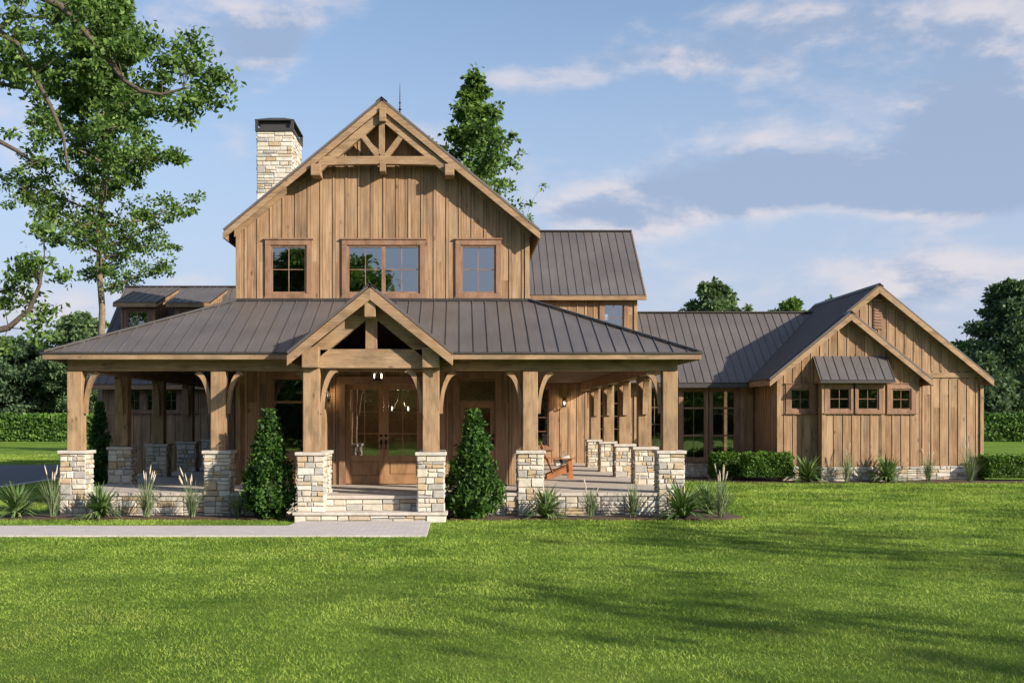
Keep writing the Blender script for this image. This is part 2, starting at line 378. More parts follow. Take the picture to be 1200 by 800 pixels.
# ------------------------------------------------------------------ ground, road, path, beds
FL = 0.51                                  # porch and house floor level
def sheet(name, mat, x0, x1, y0, y1, z, thick=0.0):
    b = MB()
    if thick: b.box(x0, x1, y0, y1, z - thick, z)
    else: b.quad((x0, y0, z), (x1, y0, z), (x1, y1, z), (x0, y1, z))
    return struct(b.build(name, mat, fix=bool(thick)))
sheet('ground', m_lawn, -900, 900, -300, 1500, 0.0)
sheet('road', m_asph, -60, -14.1, 8, 53.5, 0.006)
sheet('kerb', m_kerb, -14.1, -13.93, 24, 53.5, 0.045, 0.1)
b = MB(); b.prism([(-14.1, 20.5, 0.03), (-0.59, 20.5, 0.03), (-0.59, 23.40, 0.03), (-3.20, 23.40, 0.03), (-3.35, 22.4, 0.03), (-14.1, 22.4, 0.03)], (0, 0, -0.08))
struct(b.build('path', m_paver))
def bed(name, pts, z=0.03):
    b = MB(); b.prism([(x, y, z) for x, y in pts], (0, 0, -0.08)); return struct(b.build(name, m_soil))
bed('planting_bed', [(-9.9, 23.95), (-3.45, 23.95), (-3.45, 24.9), (-9.9, 25.2)])
bed('planting_bed', [(-0.2, 23.9), (5.5, 23.9), (5.95, 24.3), (5.9, 25.6), (5.4, 26.6), (4.9, 26.6), (4.9, 24.9), (-0.2, 24.9)])
bed('planting_bed', [(7.6, 39.4), (9.3, 38.2), (9.7, 37.85), (18.0, 37.85), (21.5, 38.2), (21.5, 39.5), (18.0, 39.7), (10.6, 39.3), (10.6, 42), (7.6, 42)])

# ------------------------------------------------------------------ house
house = thing('farmhouse', 'large rustic timber farmhouse with stone porch piers and grey metal roofs', 'house', (-1.87, 28, 0))
HM = Matrix.Translation((1.87, -28, 0))
def H(o):
    """child of the house: mesh is written in world space, so undo the parent's offset"""
    o.parent = house; o.matrix_parent_inverse = HM; return o
def part(mb, name, mat, bevel=0.0, label=None, smooth=False):
    o = H(mb.build(name, mat, None, bevel, smooth))
    if label: o['label'] = label
    return o
def sub(mb, name, mat, parent, bevel=0.0, smooth=False):
    o = mb.build(name, mat, None, bevel, smooth); o.parent = parent
    o.matrix_parent_inverse = Matrix.Identity(4); return o
# children of a house part: the part's own world matrix is identity, so nothing to undo

class Wall:
    """upright wall. O = start (x,y), D = unit direction along the wall, seen from outside left to right"""
    def __init__(s, O, D, length, prof, zb=FL, th=0.16):
        s.O = Vector((O[0], O[1], 0)); s.D = Vector((D[0], D[1], 0)); s.Nn = Vector((D[1], -D[0], 0))
        s.len = length; s.prof = prof; s.zb = zb; s.th = th; s.holes = []; s.bands = []
    def p(s, u, z, out=0.0): return s.O + s.D * u + Vector((0, 0, z)) + s.Nn * out
    def top(s, u):
        pr = s.prof
        for (a, za), (b, zb) in zip(pr, pr[1:]):
            if a - 1e-6 <= u <= b + 1e-6: return za + (zb - za) * (u - a) / (b - a) if b > a else zb
        return pr[-1][1]
    def make(s, pitch=0.305, batten=0.058, label=None, phase=0.0, mat=None, battens=True):
        m = MB(); us = sorted(set([0, s.len] + [u for u, _ in s.prof] + [h for H_ in s.holes for h in H_[:2]]))
        for a, b in zip(us, us[1:]):
            if b - a < 1e-5: continue
            mid = (a + b) / 2; hs = sorted([h for h in s.holes if h[0] < mid < h[1]], key=lambda h: h[2])
            lo = s.zb; spans = []
            for h in hs: spans.append((lo, h[2], False)); lo = h[3]
            spans.append((lo, None, True))
            for z0, z1, istop in spans:
                za, zb = (s.top(a), s.top(b)) if istop else (z1, z1)
                if za - z0 < 1e-4 and zb - z0 < 1e-4: continue
                for o in (0.0, -s.th): m.quad(s.p(a, z0, o), s.p(b, z0, o), s.p(b, zb, o), s.p(a, za, o))
        for (a, b, z0, z1) in s.holes:
            for (p, q) in (((a, z0), (b, z0)), ((b, z0), (b, z1)), ((b, z1), (a, z1)), ((a, z1), (a, z0))):
                m.quad(s.p(*p), s.p(*q), s.p(*q, -s.th), s.p(*p, -s.th))
        for u in (0.004, s.len - 0.004): m.quad(s.p(u, s.zb, -.002), s.p(u, s.top(u), -.002), s.p(u, s.top(u), -s.th), s.p(u, s.zb, -s.th))
        nf = len(m.f)
        if battens:
            # battens sit on the joints of the board material, which counts in world metres
            base = s.O.x if abs(s.D.x) > .5 else s.O.y; sg = s.D.x if abs(s.D.x) > .5 else s.D.y
            k0 = math.ceil(min(base, base + sg * s.len) / pitch); k1 = math.floor(max(base, base + sg * s.len) / pitch)
            for kk in range(k0, k1 + 1):
                u = (kk * pitch - base) * sg
                if u < 0.08 or u > s.len - 0.08: continue
                cuts = sorted([(h[2] - 0.0, h[3] + 0.0) for h in s.holes + s.bands if h[0] - 0.13 < u < h[1] + 0.13])
                lo = s.zb; tp = min(s.top(u - batten / 2), s.top(u + batten / 2)) - 0.01; spans = []
                for c0, c1 in cuts:
                    if c0 - 0.05 > lo: spans.append((lo, c0 - 0.05))
                    lo = max(lo, c1 + 0.05)
                if tp > lo: spans.append((lo, tp))
                for z0, z1 in spans:
                    q = [s.p(u - batten / 2, z0, -0.004), s.p(u + batten / 2, z0, -0.004), s.p(u + batten / 2, z1, -0.004), s.p(u - batten / 2, z1, -0.004)]
                    m.prism(q, s.Nn * 0.024)
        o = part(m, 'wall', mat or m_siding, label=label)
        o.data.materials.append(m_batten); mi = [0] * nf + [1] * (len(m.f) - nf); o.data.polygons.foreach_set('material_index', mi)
        return o
    def wbox(s, m, u0, u1, z0, z1, o0, o1):
        m.prism([s.p(u0, z0, o0), s.p(u1, z0, o0), s.p(u1, z1, o0), s.p(u0, z1, o0)], s.Nn * (o1 - o0))
    def window(s, u0, u1, z0, z1, cas=0.13, lights=1, cols=2, rows=2, label=None, rails=(), mat=None):
        """u0..z1 = the opening; casing outside it"""
        mat = mat or m_trim
        s.holes.append((u0, u1, z0, z1))
        m = MB()
        s.wbox(m, u0 - cas, u0, z0, z1, 0.001, 0.055); s.wbox(m, u1, u1 + cas, z0, z1, 0.001, 0.055)
        s.wbox(m, u0 - cas, u1 + cas, z1, z1 + cas, 0.001, 0.058); s.wbox(m, u0 - cas, u1 + cas, z0 - cas * 0.7, z0, 0.001, 0.052)
        s.wbox(m, u0 - cas - 0.03, u1 + cas + 0.03, z1 + cas, z1 + cas + 0.035, 0.0, 0.085)
        s.wbox(m, u0 - cas - 0.03, u1 + cas + 0.03, z0 - cas * 0.7 - 0.035, z0 - cas * 0.7, 0.0, 0.09)
        wn_ = part(m, 'window', mat, 0.006, label)
        m = MB(); fr = 0.045; lw = (u1 - u0) / lights; pn = MB()
        for i in range(lights):
            a, b_ = u0 + i * lw, u0 + (i + 1) * lw; e = 0.0005
            s.wbox(m, a + e, a + fr, z0 + e, z1 - e, -0.07, 0.02); s.wbox(m, b_ - fr, b_ - e, z0 + e, z1 - e, -0.07, 0.02)
            s.wbox(m, a + fr, b_ - fr, z1 - fr, z1 - e, -0.07, 0.02); s.wbox(m, a + fr, b_ - fr, z0 + e, z0 + fr, -0.07, 0.02)
            for c in range(1, cols):
                uc = a + fr + (lw - 2 * fr) * c / cols; s.wbox(m, uc - .009, uc + .009, z0 + fr, z1 - fr, -0.045, -0.018)
            for r_ in range(1, rows):
                zc = z0 + fr + (z1 - z0 - 2 * fr) * r_ / rows; s.wbox(m, a + fr, b_ - fr, zc - .009, zc + .009, -0.043, -0.016)
            for zr in rails: s.wbox(m, a + fr, b_ - fr, zr - .03, zr + .03, -0.06, 0.01)
            q = [s.p(a + fr, z0 + fr, -0.033), s.p(b_ - fr, z0 + fr, -0.033), s.p(b_ - fr, z1 - fr, -0.033), s.p(a + fr, z1 - fr, -0.033)]
            pn.quad(*q)
        sub(m, 'sash', mat, wn_); sub(pn, 'pane', m_glass, wn_)
        return wn_
    def window_px(s, px0, px1, py0, py1, **k):
        d = s.O.y
        return s.window(X(px0, d) - s.O.x, X(px1, d) - s.O.x, Z(py1, d), Z(py0, d), **k)

def clip_span(poly, u):
    zs = []
    for (a, b) in zip(poly, poly[1:] + poly[:1]):
        if (a[0] - u) * (b[0] - u) < 0: zs.append(a[1] + (b[1] - a[1]) * (u - a[0]) / (b[0] - a[0]))
    return (min(zs), max(zs)) if len(zs) >= 2 else None
def roof_plane(poly, E, label=None, seam=0.303, phase=0.0, deck=True, mat=None):
    """poly: convex 3D outline; E: unit horizontal direction along the eave"""
    poly = [Vector(p) for p in poly]; E = Vector(E)
    n = (poly[1] - poly[0]).cross(poly[2] - poly[0]).normalized()
    if n.z < 0: n = -n
    U = n.cross(E).normalized()
    if U.z < 0: U = -U
    o = poly[0]; q = [((p - o).dot(E), (p - o).dot(U)) for p in poly]
    m = MB(); m.prism([p - n * 0.028 for p in poly], n * 0.028)
    us = [a for a, _ in q]; base = o.dot(E)
    kk = math.ceil((min(us) + base - phase) / seam)
    while True:
        u = kk * seam + phase - base; kk += 1
        if u > max(us) - 0.02: break
        if u < min(us) + 0.02: continue
        sp = clip_span(q, u)
        if not sp or sp[1] - sp[0] < 0.08: continue
        a = o + E * u + U * (sp[0] + 0.01); b_ = o + E * u + U * (sp[1] - 0.01)
        m.bar(a + n * 0.011, b_ + n * 0.011, 0.018, 0.024, n)
    r = part(m, 'roof', mat or m_roof, label=label)
    if deck:
        m = MB(); m.prism([p - n * 0.075 for p in poly], n * 0.044); sub(m, 'roof_deck', m_ceil, r)
    return r
def gable_y(xc, y0, y1, zr, half, slope, rake=0.24, label=None, back=True, eave_l=True, eave_r=True, y1r=None, capname='ridge_cap'):
    """gable roof with its ridge along y; front rakes at y0"""
    ze = zr - half * slope
    rs = []
    for sgn in (-1, 1):
        yb = y1 if sgn < 0 else (y1r or y1)
        rs.append(roof_plane([(xc + sgn * half, y0, ze), (xc + sgn * half, yb, ze), (xc, yb, zr), (xc, y0, zr)], (0, 1, 0), label))
        m = MB(); a = Vector((xc + sgn * half, y0 + 0.028, ze - 0.065)); b_ = Vector((xc, y0 + 0.028, zr - 0.065))
        # rake board plumb cut at the apex
        dz_ = rake / math.cos(math.atan(slope))
        m.prism([(a.x, y0 - 0.012, a.z), (xc, y0 - 0.012, b_.z), (xc, y0 - 0.012, b_.z - dz_), (a.x, y0 - 0.012, a.z - dz_ * 0.82)], (0, 0.05, 0))
        sub(m, 'rake_board', m_beam_x, rs[-1], 0.006)
        m = MB(); m.box(min(xc + sgn * (half - 0.04), xc + sgn * half), max(xc + sgn * (half - 0.04), xc + sgn * half), y0 + 0.045, yb, ze - 0.20, ze - 0.05)
        sub(m, 'eave_board', m_beam_y, rs[-1])
    m = MB()
    for sgn in (-1, 1):
        m.prism([(xc, y0 - 0.02, zr + 0.045), (xc + sgn * 0.14, y0 - 0.02, zr + 0.045 - 0.14 * slope), (xc + sgn * 0.14, y0 - 0.02, zr + 0.03 - 0.14 * slope), (xc, y0 - 0.02, zr + 0.03)], (0, y1 - y0 + 0.02, 0))
    part(m, capname, m_cap)
    return rs

# ---- main block -------------------------------------------------------------
MX0, MX1, MY = -5.41, 1.67, 28.0
MC = (MX0 + MX1) / 2; SL = 0.828
ZR = 9.73                                    # top of main ridge
def under(x, xc, zr, sl): return zr - abs(x - xc) * sl - 0.10
wl = MX1 - MX0
front = Wall((MX0, MY), (1, 0), wl, [(0, under(MX0, MC, ZR, SL)), (MC - MX0, under(MC, MC, ZR, SL)), (wl, under(MX1, MC, ZR, SL))])
# upstairs windows
front.window_px(317.2, 359.5, 287.5, 344, label='small upper window nearest the chimney')
front.window_px(407, 492, 287.5, 344, lights=2, label='wide double window in the middle of the gable')
front.window_px(540, 581, 287.5, 344, label='small upper window at the right of the gable')
# ground floor
front.window_px(319, 359, 442, 530, cols=1, rows=1, rails=(Z(471, 28),), label='tall dark window between conical shrub and entry')
dl, dr, dt = X(404.6, MY) - MX0, X(494.4, MY) - MX0, Z(450, MY)
front.holes.append((dl, dr, FL + 0.002, dt))
gl0, gl1 = X(538.5, MY) - MX0, X(580.5, MY) - MX0
front.holes.append((gl0, gl1, FL + 0.002, Z(443, MY)))
front.make(label='board and batten front gable wall')

def door_leaf(wall, u0, u1, z0, z1, hinge_left, glass_bottom, panel=True, cols=2, rows=3, name='door', label=None, handle=True):
    m = MB(); st = 0.115; wb = wall.wbox
    wb(m, u0, u0 + st, z0, z1, -0.075, -0.025); wb(m, u1 - st, u1, z0, z1, -0.075, -0.025)
    wb(m, u0 + st, u1 - st, z1 - 0.13, z1, -0.075, -0.025); wb(m, u0 + st, u1 - st, z0, z0 + 0.2, -0.075, -0.025)
    wb(m, u0 + st, u1 - st, glass_bottom - 0.13, glass_bottom, -0.075, -0.025)
    if panel:
        wb(m, u0 + st, u1 - st, z0 + 0.2, glass_bottom - 0.13, -0.062, -0.048)
        wb(m, u0 + st + 0.045, u1 - st - 0.045, z0 + 0.245, glass_bottom - 0.175, -0.048, -0.028)
    o = part(m, name, m_door, 0.005, label)
    g = MB(); a, b_, c0, c1 = u0 + st, u1 - st, glass_bottom, z1 - 0.13
    g.quad(wall.p(a, c0, -0.05), wall.p(b_, c0, -0.05), wall.p(b_, c1, -0.05), wall.p(a, c1, -0.05)); sub(g, 'pane', m_glass, o)
    g = MB()
    for c in range(1, cols): uc = a + (b_ - a) * c / cols; wb(g, uc - .009, uc + .009, c0, c1, -0.058, -0.034)
    for r_ in range(1, rows): zc = c0 + (c1 - c0) * r_ / rows; wb(g, a, b_, zc - .009, zc + .009, -0.056, -0.032)
    sub(g, 'muntin_bars', m_door, o)
    if handle:
        hu = (u1 - 0.055) if hinge_left else (u0 + 0.055)
        h = MB(); zc = z0 + 1.0
        wb(h, hu - .028, hu + .028, zc - 0.05, zc + 0.06, -0.03, -0.012); wb(h, hu - .03, hu + .03, zc + 0.13, zc + 0.19, -0.03, -0.01)
        wb(h, hu - .014, hu + .014, zc - 0.17, zc + 0.05, 0.02, 0.045); wb(h, hu - .012, hu + .012, zc - 0.17, zc - 0.14, -0.025, 0.02); wb(h, hu - .012, hu + .012, zc + 0.0, zc + 0.03, -0.025, 0.02)
        sub(h, 'handle', m_black, o, 0.004)
    return o
um = (dl + dr) / 2; gb = Z(533.5, MY)
door_leaf(front, dl + 0.004, um - 0.003, FL + 0.02, dt - 0.003, True, gb)
door_leaf(front, um + 0.003, dr - 0.004, FL + 0.02, dt - 0.003, False, gb)
m = MB()
for a, b_ in ((dl - 0.15, dl), (dr, dr + 0.15)): front.wbox(m, a, b_, FL, dt, 0.001, 0.06)
front.wbox(m, dl - 0.15, dr + 0.15, dt, dt + 0.15, 0.001, 0.062); front.wbox(m, dl - 0.18, dr + 0.18, dt + 0.15, dt + 0.19, 0, 0.085)
part(m, 'door_casing', m_trim, 0.006)
tz = Z(470, MY)
door_leaf(front, gl0 + 0.004, gl1 - 0.004, FL + 0.02, tz - 0.03, True, FL + 0.35, True, 1, 1, label='single glass door behind the right conical shrub')
m = MB()
for a, b_ in ((gl0 - 0.16, gl0), (gl1, gl1 + 0.16)): front.wbox(m, a, b_, FL, Z(443, MY), 0.001, 0.06)
front.wbox(m, gl0 - 0.16, gl1 + 0.16, Z(443, MY), Z(443, MY) + 0.15, 0.001, 0.062)
front.wbox(m, gl0 + .001, gl1 - .001, tz - 0.03, tz + 0.03, -0.08, 0.0)
cs = part(m, 'door_casing', m_trim, 0.006)
g = MB(); g.quad(front.p(gl0, tz + .03, -0.05), front.p(gl1, tz + .03, -0.05), front.p(gl1, Z(443, MY), -0.05), front.p(gl0, Z(443, MY), -0.05)); sub(g, 'transom_pane', m_glass, cs)
# corner boards and frieze under the rakes
for u in (-0.012, wl - 0.098):
    m = MB(); front.wbox(m, u, u + 0.11, FL, front.top(max(0, min(wl, u + .1))) - 0.06, 0.0, 0.045); part(m, 'corner_board', m_beam_z, 0.005)
m = MB()
for sgn in (-1, 1):
    a = Vector((MC + sgn * (wl / 2 + 0.05), MY - 0.024, under(MC + sgn * (wl / 2 + .05), MC, ZR, SL) - 0.08)); c = Vector((MC, MY - 0.024, under(MC, MC, ZR, SL) - 0.08))
    m.prism([(a.x, MY - .05, a.z + .09), (c.x, MY - .05, c.z + .09), (c.x, MY - .05, c.z - .09), (a.x, MY - .05, a.z - .09)], (0, 0.046, 0))
part(m, 'frieze_board', m_beam_x, 0.005)

side_top = under(MX1, MC, ZR, SL)
ws = Wall((MX1, MY), (0, 1), 14.0, [(0, side_top), (14.0, side_top)]); 
ws.window(1.1, 1.95, FL + 0.75, FL + 2.25, label='window behind the porch chair'); ws.make(label='side wall beside the right porch')
Wall((MX0, 42.0), (0, -1), 14.0, [(0, side_top), (14.0, side_top)]).make(label='side wall beside the left porch')
gable_y(MC, MY - 0.45, 46.0, ZR, 3.78, SL, 0.15, label='tall main gable roof')

# gable truss
def truss(yf, xc, zr, sl, zc, hw, pf, depth=0.16, rafter=0.20, struts=True):
    """king post truss, front face at y=yf; zc = underside of the collar beam"""
    m = MB(); rz = rafter / math.cos(math.atan(sl))
    z0 = zr - 0.28 / math.cos(math.atan(sl)) - 0.09
    pcs = []
    for sgn in (-1, 1):
        xe = xc + sgn * hw; 
        m = MB(); m.prism([(xe, yf, z0 - hw * sl), (xc, yf, z0), (xc, yf, z0 - rz), (xe, yf, z0 - hw * sl - rz)], (0, depth, 0)); pcs.append(m)
    return pcs
YT = MY - 0.40
zc0, zc1 = Z(193, YT), Z(184, YT)
xa, xb = X(373, YT), X(522.5, YT)
tr_ = MB(); n_ = 14; top = []; bot = []
for i in range(n_ + 1):
    t = i / n_; x_ = xa + (xb - xa) * t; cr = 0.035 * (1 - (2 * t - 1) ** 2)
    top.append((x_, YT, zc1 + 0.02)); bot.append((x_, YT, zc0 + cr - 0.02))
tr_.prism(top + bot[::-1], (0, 0.16, 0))
truss_o = part(tr_, 'gable_truss', m_beam_x, 0.008, label='curved collar beam high in the main gable')
z0 = ZR - 0.065 - 0.15 / math.cos(math.atan(SL)); hw = 1.62; rz = 0.20 / math.cos(math.atan(SL))
for sgn in (-1, 1):
    m = MB(); m.prism([(MC + sgn * hw, YT + 0.01, z0 - hw * SL), (MC, YT + 0.01, z0), (MC, YT + 0.01, z0 - rz), (MC + sgn * hw, YT + 0.01, z0 - hw * SL - rz)], (0, 0.15, 0)); sub(m, 'rafter', m_beam_x, truss_o, 0.006)
    m = MB(); m.bar(P(448 + sgn * 4, 184.5, YT + 0.09), P(448 + sgn * 25, 157, YT + 0.09), 0.13, 0.14, (0, 1, 0)); sub(m, 'strut', m_beam_x, truss_o, 0.006)
m = MB(); m.box(MC - .07, MC + .07, YT + .02, YT + .16, zc1 + .015, Z(128, YT)); sub(m, 'king_post', m_beam_z, truss_o, 0.006)
for (p0, p1, q0, q1, yy) in ((364, 375.3, 192, 205.3, YT - .16), (521.3, 532.3, 192, 205.3, YT - .16), (444.3, 452.3, 125.5, 142, YT - .12), (444.8, 451.8, 190, 201, YT - .05)):
    m = MB(); m.box(X(p0, yy), X(p1, yy), yy, MY - .03, Z(q1, yy), Z(q0, yy)); sub(m, 'purlin_end', m_beam_x, truss_o, 0.012)

# lightning rod
m = MB(); rp = (X(468.5, 36), 36.0); rx = MC + 0.0
m.tube([(rx + 0.0, 36.0, ZR - .05), (rx, 36.0, ZR + 1.9), (rx, 36.0, ZR + 2.8)], [0.03, 0.025, 0.006], 6)
for z_, r_ in ((ZR + 2.0, 0.06), (ZR + 1.75, 0.08), (ZR + 2.2, .04)): m.tube([(rx, 36, z_ - r_ * .6), (rx, 36, z_), (rx, 36, z_ + r_ * .6)], [0.012, r_, 0.012], 8)
part(m, 'lightning_rod', m_black)

# ---- stonework --------------------------------------------------------------
def split(x0, x1, y0, y1, out, mx=0.42, mh=0.155, rnd=random):
    w_, h_ = x1 - x0, y1 - y0
    lim = rnd.uniform(0.5, 1.15)
    if h_ > mh * lim + 0.02 and h_ > 0.09 and (h_ / w_ > 0.42 or rnd.random() < 0.35):
        t = rnd.uniform(0.35, 0.65); c = y0 + h_ * t
        split(x0, x1, y0, c, out, mx, mh, rnd); split(x0, x1, c, y1, out, mx, mh, rnd)
    elif w_ > mx * lim and w_ > 0.14:
        t = rnd.uniform(0.32, 0.68); c = x0 + w_ * t
        split(x0, c, y0, y1, out, mx, mh, rnd); split(c, x1, y0, y1, out, mx, mh, rnd)
    elif h_ > mh * 1.2:
        t = rnd.uniform(0.35, 0.65); c = y0 + h_ * t
        split(x0, x1, y0, c, out, mx, mh, rnd); split(x0, x1, c, y1, out, mx, mh, rnd)
    else: out.append((x0, x1, y0, y1))
def stone_face(m, O, D, width, z0, z1, proud=0.03, mx=0.42, mh=0.155, seed=0):
    rnd = random.Random(seed); O = Vector((O[0], O[1], 0)); D = Vector((D[0], D[1], 0)); n = Vector((D.y, -D.x, 0))
    cells = []; nc = max(1, round((z1 - z0) / 0.30)); 
    # start from uneven courses
    hs = [rnd.uniform(0.7, 1.3) for _ in range(nc)]; tot = sum(hs); z = z0
    for h in hs:
        zt = z + (z1 - z0) * h / tot; nb = max(1, round(width / 1.4))
        for i in range(nb): split(width * i / nb, width * (i + 1) / nb, z, zt, cells, mx, mh, rnd)
        z = zt
    for (a, b_, c, d) in cells:
        g = 0.004; i = 0.016; pr = proud * rnd.uniform(0.6, 1.5)
        j = lambda: rnd.uniform(-0.014, 0.013)
        base = [(a + g, c + g), (b_ - g, c + g), (b_ - g, d - g), (a + g, d - g)]
        top_ = [(a + g + i + j(), c + g + i + j()), (b_ - g - i + j(), c + g + i + j()), (b_ - g - i + j(), d - g - i + j()), (a + g + i + j(), d - g - i + j())]
        n0 = len(m.v)
        for (u, zz_) in base: m.v.append(tuple(O + D * u + Vector((0, 0, zz_)) + n * 0.001))
        for (u, zz_) in top_: m.v.append(tuple(O + D * u + Vector((0, 0, zz_)) + n * pr))
        m.f += [(n0 + 4, n0 + 5, n0 + 6, n0 + 7)] + [(n0 + k_, n0 + (k_ + 1) % 4, n0 + 4 + (k_ + 1) % 4, n0 + 4 + k_) for k_ in range(4)]
def stone_block(name, x0, x1, y0, y1, z0, z1, seed=0, faces='frlb', mx=0.30, mh=0.13, core=None, parent=None, label=None):
    e = 0.025; m = MB(); a, b_, c, d = x0 + e, x1 - e, y0 + e, y1 - e
    if 'f' in faces: stone_face(m, (a - .018, c), (1, 0), b_ - a + .036, z0, z1, 0.026, mx, mh, seed + 1)
    if 'b' in faces: stone_face(m, (b_ + .018, d), (-1, 0), b_ - a + .036, z0, z1, 0.026, mx, mh, seed + 2)
    if 'r' in faces: stone_face(m, (b_, c - .018), (0, 1), d - c + .036, z0, z1, 0.026, mx, mh, seed + 3)
    if 'l' in faces: stone_face(m, (a, d + .018), (0, -1), d - c + .036, z0, z1, 0.026, mx, mh, seed + 4)
    o = part(m, name, m_stone, label=label)
    m = MB(); m.box(a, b_, c, d, z0, z1); sub(m, 'mortar', m_mortar, o)
    return o
CAPZ = 1.417
def pier(xc, yc, z0=-0.05, w_=0.57, seed=0):
    h = w_ / 2
    o = stone_block('stone_pier', xc - h, xc + h, yc - h, yc + h, z0, CAPZ - 0.07, seed, 'frlb', 0.34, 0.19)
    m = MB(); m.box(xc - h - .035, xc + h + .035, yc - h - .035, yc + h + .035, CAPZ - 0.07, CAPZ); sub(m, 'cap', m_capst, o, 0.012)
    return o
BZ0, BZ1 = 3.13, 3.40                        # porch beam
def brace(m, x_, y_, dirv, ztop, reach=0.30, drop=0.92, thk=0.075, wid=0.13):
    """curved brace from a post face at (x_,y_) along dirv up to the beam"""
    D = Vector((dirv[0], dirv[1], 0)); S = Vector((-dirv[1], dirv[0], 0)) * (wid / 2); base = Vector((x_, y_, 0)); n = 12
    outer = []; inner = []
    for i in range(n + 1):
        t = math.pi / 2 * i / n
        outer.append(base + D * (reach * (1 - math.cos(t))) + Vector((0, 0, ztop - drop + drop * math.sin(t))))
        inner.append(base + D * (thk + (reach - thk * 0) * (1 - math.cos(t))) + Vector((0, 0, ztop - drop + (drop - thk) * math.sin(t))))
    for i in range(n):
        q = [outer[i], outer[i + 1], inner[i + 1], inner[i]]
        m.prism([p - S for p in q], S * 2)
def post(xc, yc, zt=BZ0, w_=0.32, dirs=(), z0=CAPZ):
    m = MB(); m.box(xc - w_ / 2, xc + w_ / 2, yc - w_ / 2, yc + w_ / 2, z0, zt)
    o = part(m, 'porch_post', m_beam_z, 0.012)
    for d in dirs:
        m = MB(); brace(m, xc + d[0] * (w_ / 2 - .004), yc + d[1] * (w_ / 2 - .004), d, zt - 0.002)
        sub(m, 'brace', m_beam_z, o)
    return o
PY = 25.05; STEP = 3.43; PXL, PXR = -8.30, 4.53
EY = 23.80
for i, xx in enumerate((-5.21, 1.515)):
    pier(xx, PY, seed=100 + i * 10); post(xx, PY, dirs=((-1, 0), (1, 0)))
for i, xx in enumerate((-3.04, -0.594)):
    pier(xx, EY, z0=0.2, seed=140 + i * 10)
    post(xx, EY, dirs=((1, 0), (0, 1)) if i == 0 else ((-1, 0), (0, 1)), w_=0.34)
    # back half-post where the entry meets the porch line
    post(xx, PY, dirs=((-1, 0),) if i == 0 else ((1, 0),), w_=0.30)
    pier(xx, PY, seed=170 + i * 10, w_=0.5)
for side, xx in enumerate((PXL, PXR)):
    for k_ in range(5):
        yy = PY + STEP * k_
        dd = [(0, 1), (0, -1)] if k_ else [(1 if side == 0 else -1, 0), (0, 1)]
        pier(xx, yy, seed=200 + side * 60 + k_ * 10); post(xx, yy, dirs=dd)
# beams
m = MB(); m.box(PXL - .16, PXR + .16, PY - .14, PY + .14, BZ0, BZ1); part(m, 'porch_beam', m_beam_x, 0.01)
for xx in (PXL, PXR):
    m = MB(); m.box(xx - .14, xx + .14, PY + .14, 41.98, BZ0, BZ1); part(m, 'porch_beam', m_beam_y, 0.01)
# porch ceiling
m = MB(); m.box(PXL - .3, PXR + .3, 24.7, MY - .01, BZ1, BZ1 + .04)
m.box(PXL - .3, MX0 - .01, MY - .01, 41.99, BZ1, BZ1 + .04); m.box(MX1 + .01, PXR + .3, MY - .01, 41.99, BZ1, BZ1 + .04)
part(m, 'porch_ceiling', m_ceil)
# porch floor and its stone skirt
FX0, FX1, FY = -8.62, 4.85, 24.80
def slab(x0, x1, y0, y1, ztop=FL, t=0.07): m = MB(); m.box(x0, x1, y0, y1, ztop - t, ztop); return m
m = MB(); m.box(FX0, FX1, FY, MY + .15, FL - .07, FL); m.box(FX0, MX0 + .1, MY + .15, 41.99, FL - .07, FL); m.box(MX1 - .1, FX1, MY + .15, 41.99, FL - .07, FL)
m.box(-2.79, -0.845, 23.90, FY, FL - .07, FL)
part(m, 'porch_floor', m_floor, 0.01)
def skirt(x0, x1, y0, y1, z0, z1, seed, faces): return stone_block('stone_skirt', x0, x1, y0, y1, z0, z1, seed, faces, 0.62, 0.17)
skirt(FX0 + .03, -3.3, FY + .03, 25.6, -.05, FL - .071, 400, 'fl'); skirt(-0.3, FX1 - .03, FY + .03, 25.6, -.05, FL - .071, 410, 'fr')
skirt(FX1 - .5, FX1 - .03, 25.6, 41.9, -.05, FL - .071, 420, 'r'); skirt(FX0 + .03, FX0 + .5, 25.6, 41.9, -.05, FL - .071, 425, 'l')
# entry steps
skirt(-2.83, -0.8, 23.93, 24.9, 0.19, FL - .071, 430, 'frl')
m = MB(); m.box(-3.40, -0.25, 23.42, 24.8, 0.14, 0.20); st_ = part(m, 'entry_step', m_capst, 0.012)
skirt(-3.37, -0.28, 23.46, 24.8, -.05, 0.139, 440, 'frl')

# ---- porch roof -------------------------------------------------------------
RX0, RX1, RY, RZ, TZ = -8.86, 5.10, 24.55, 3.50, 4.96
roof_plane([(RX0, RY, RZ), (RX1, RY, RZ), (MX1 - .02, MY, TZ), (MX0 + .02, MY, TZ)], (1, 0, 0), 'low porch roof sloping to the lawn', deck=False)
roof_plane([(RX0, RY, RZ), (MX0, MY, TZ), (MX0, 41.9, TZ), (RX0, 41.9, RZ)], (0, 1, 0), 'porch roof over the left side', deck=False)
roof_plane([(RX1, RY, RZ), (RX1, 41.9, RZ), (MX1, 41.9, TZ), (MX1, MY, TZ)], (0, 1, 0), 'porch roof over the right side', deck=False)
m = MB()
for (a, b_) in (((RX0, RY, RZ + .03), (MX0, MY, TZ + .03)), ((RX1, RY, RZ + .03), (MX1, MY, TZ + .03))): m.bar(a, b_, 0.13, 0.035)
m.box(MX0, MX1, MY - .075, MY - .035, TZ - .01, TZ + .045)
part(m, 'hip_cap', m_cap)
m = MB(); fz0, fz1 = RZ - .145, RZ - .02
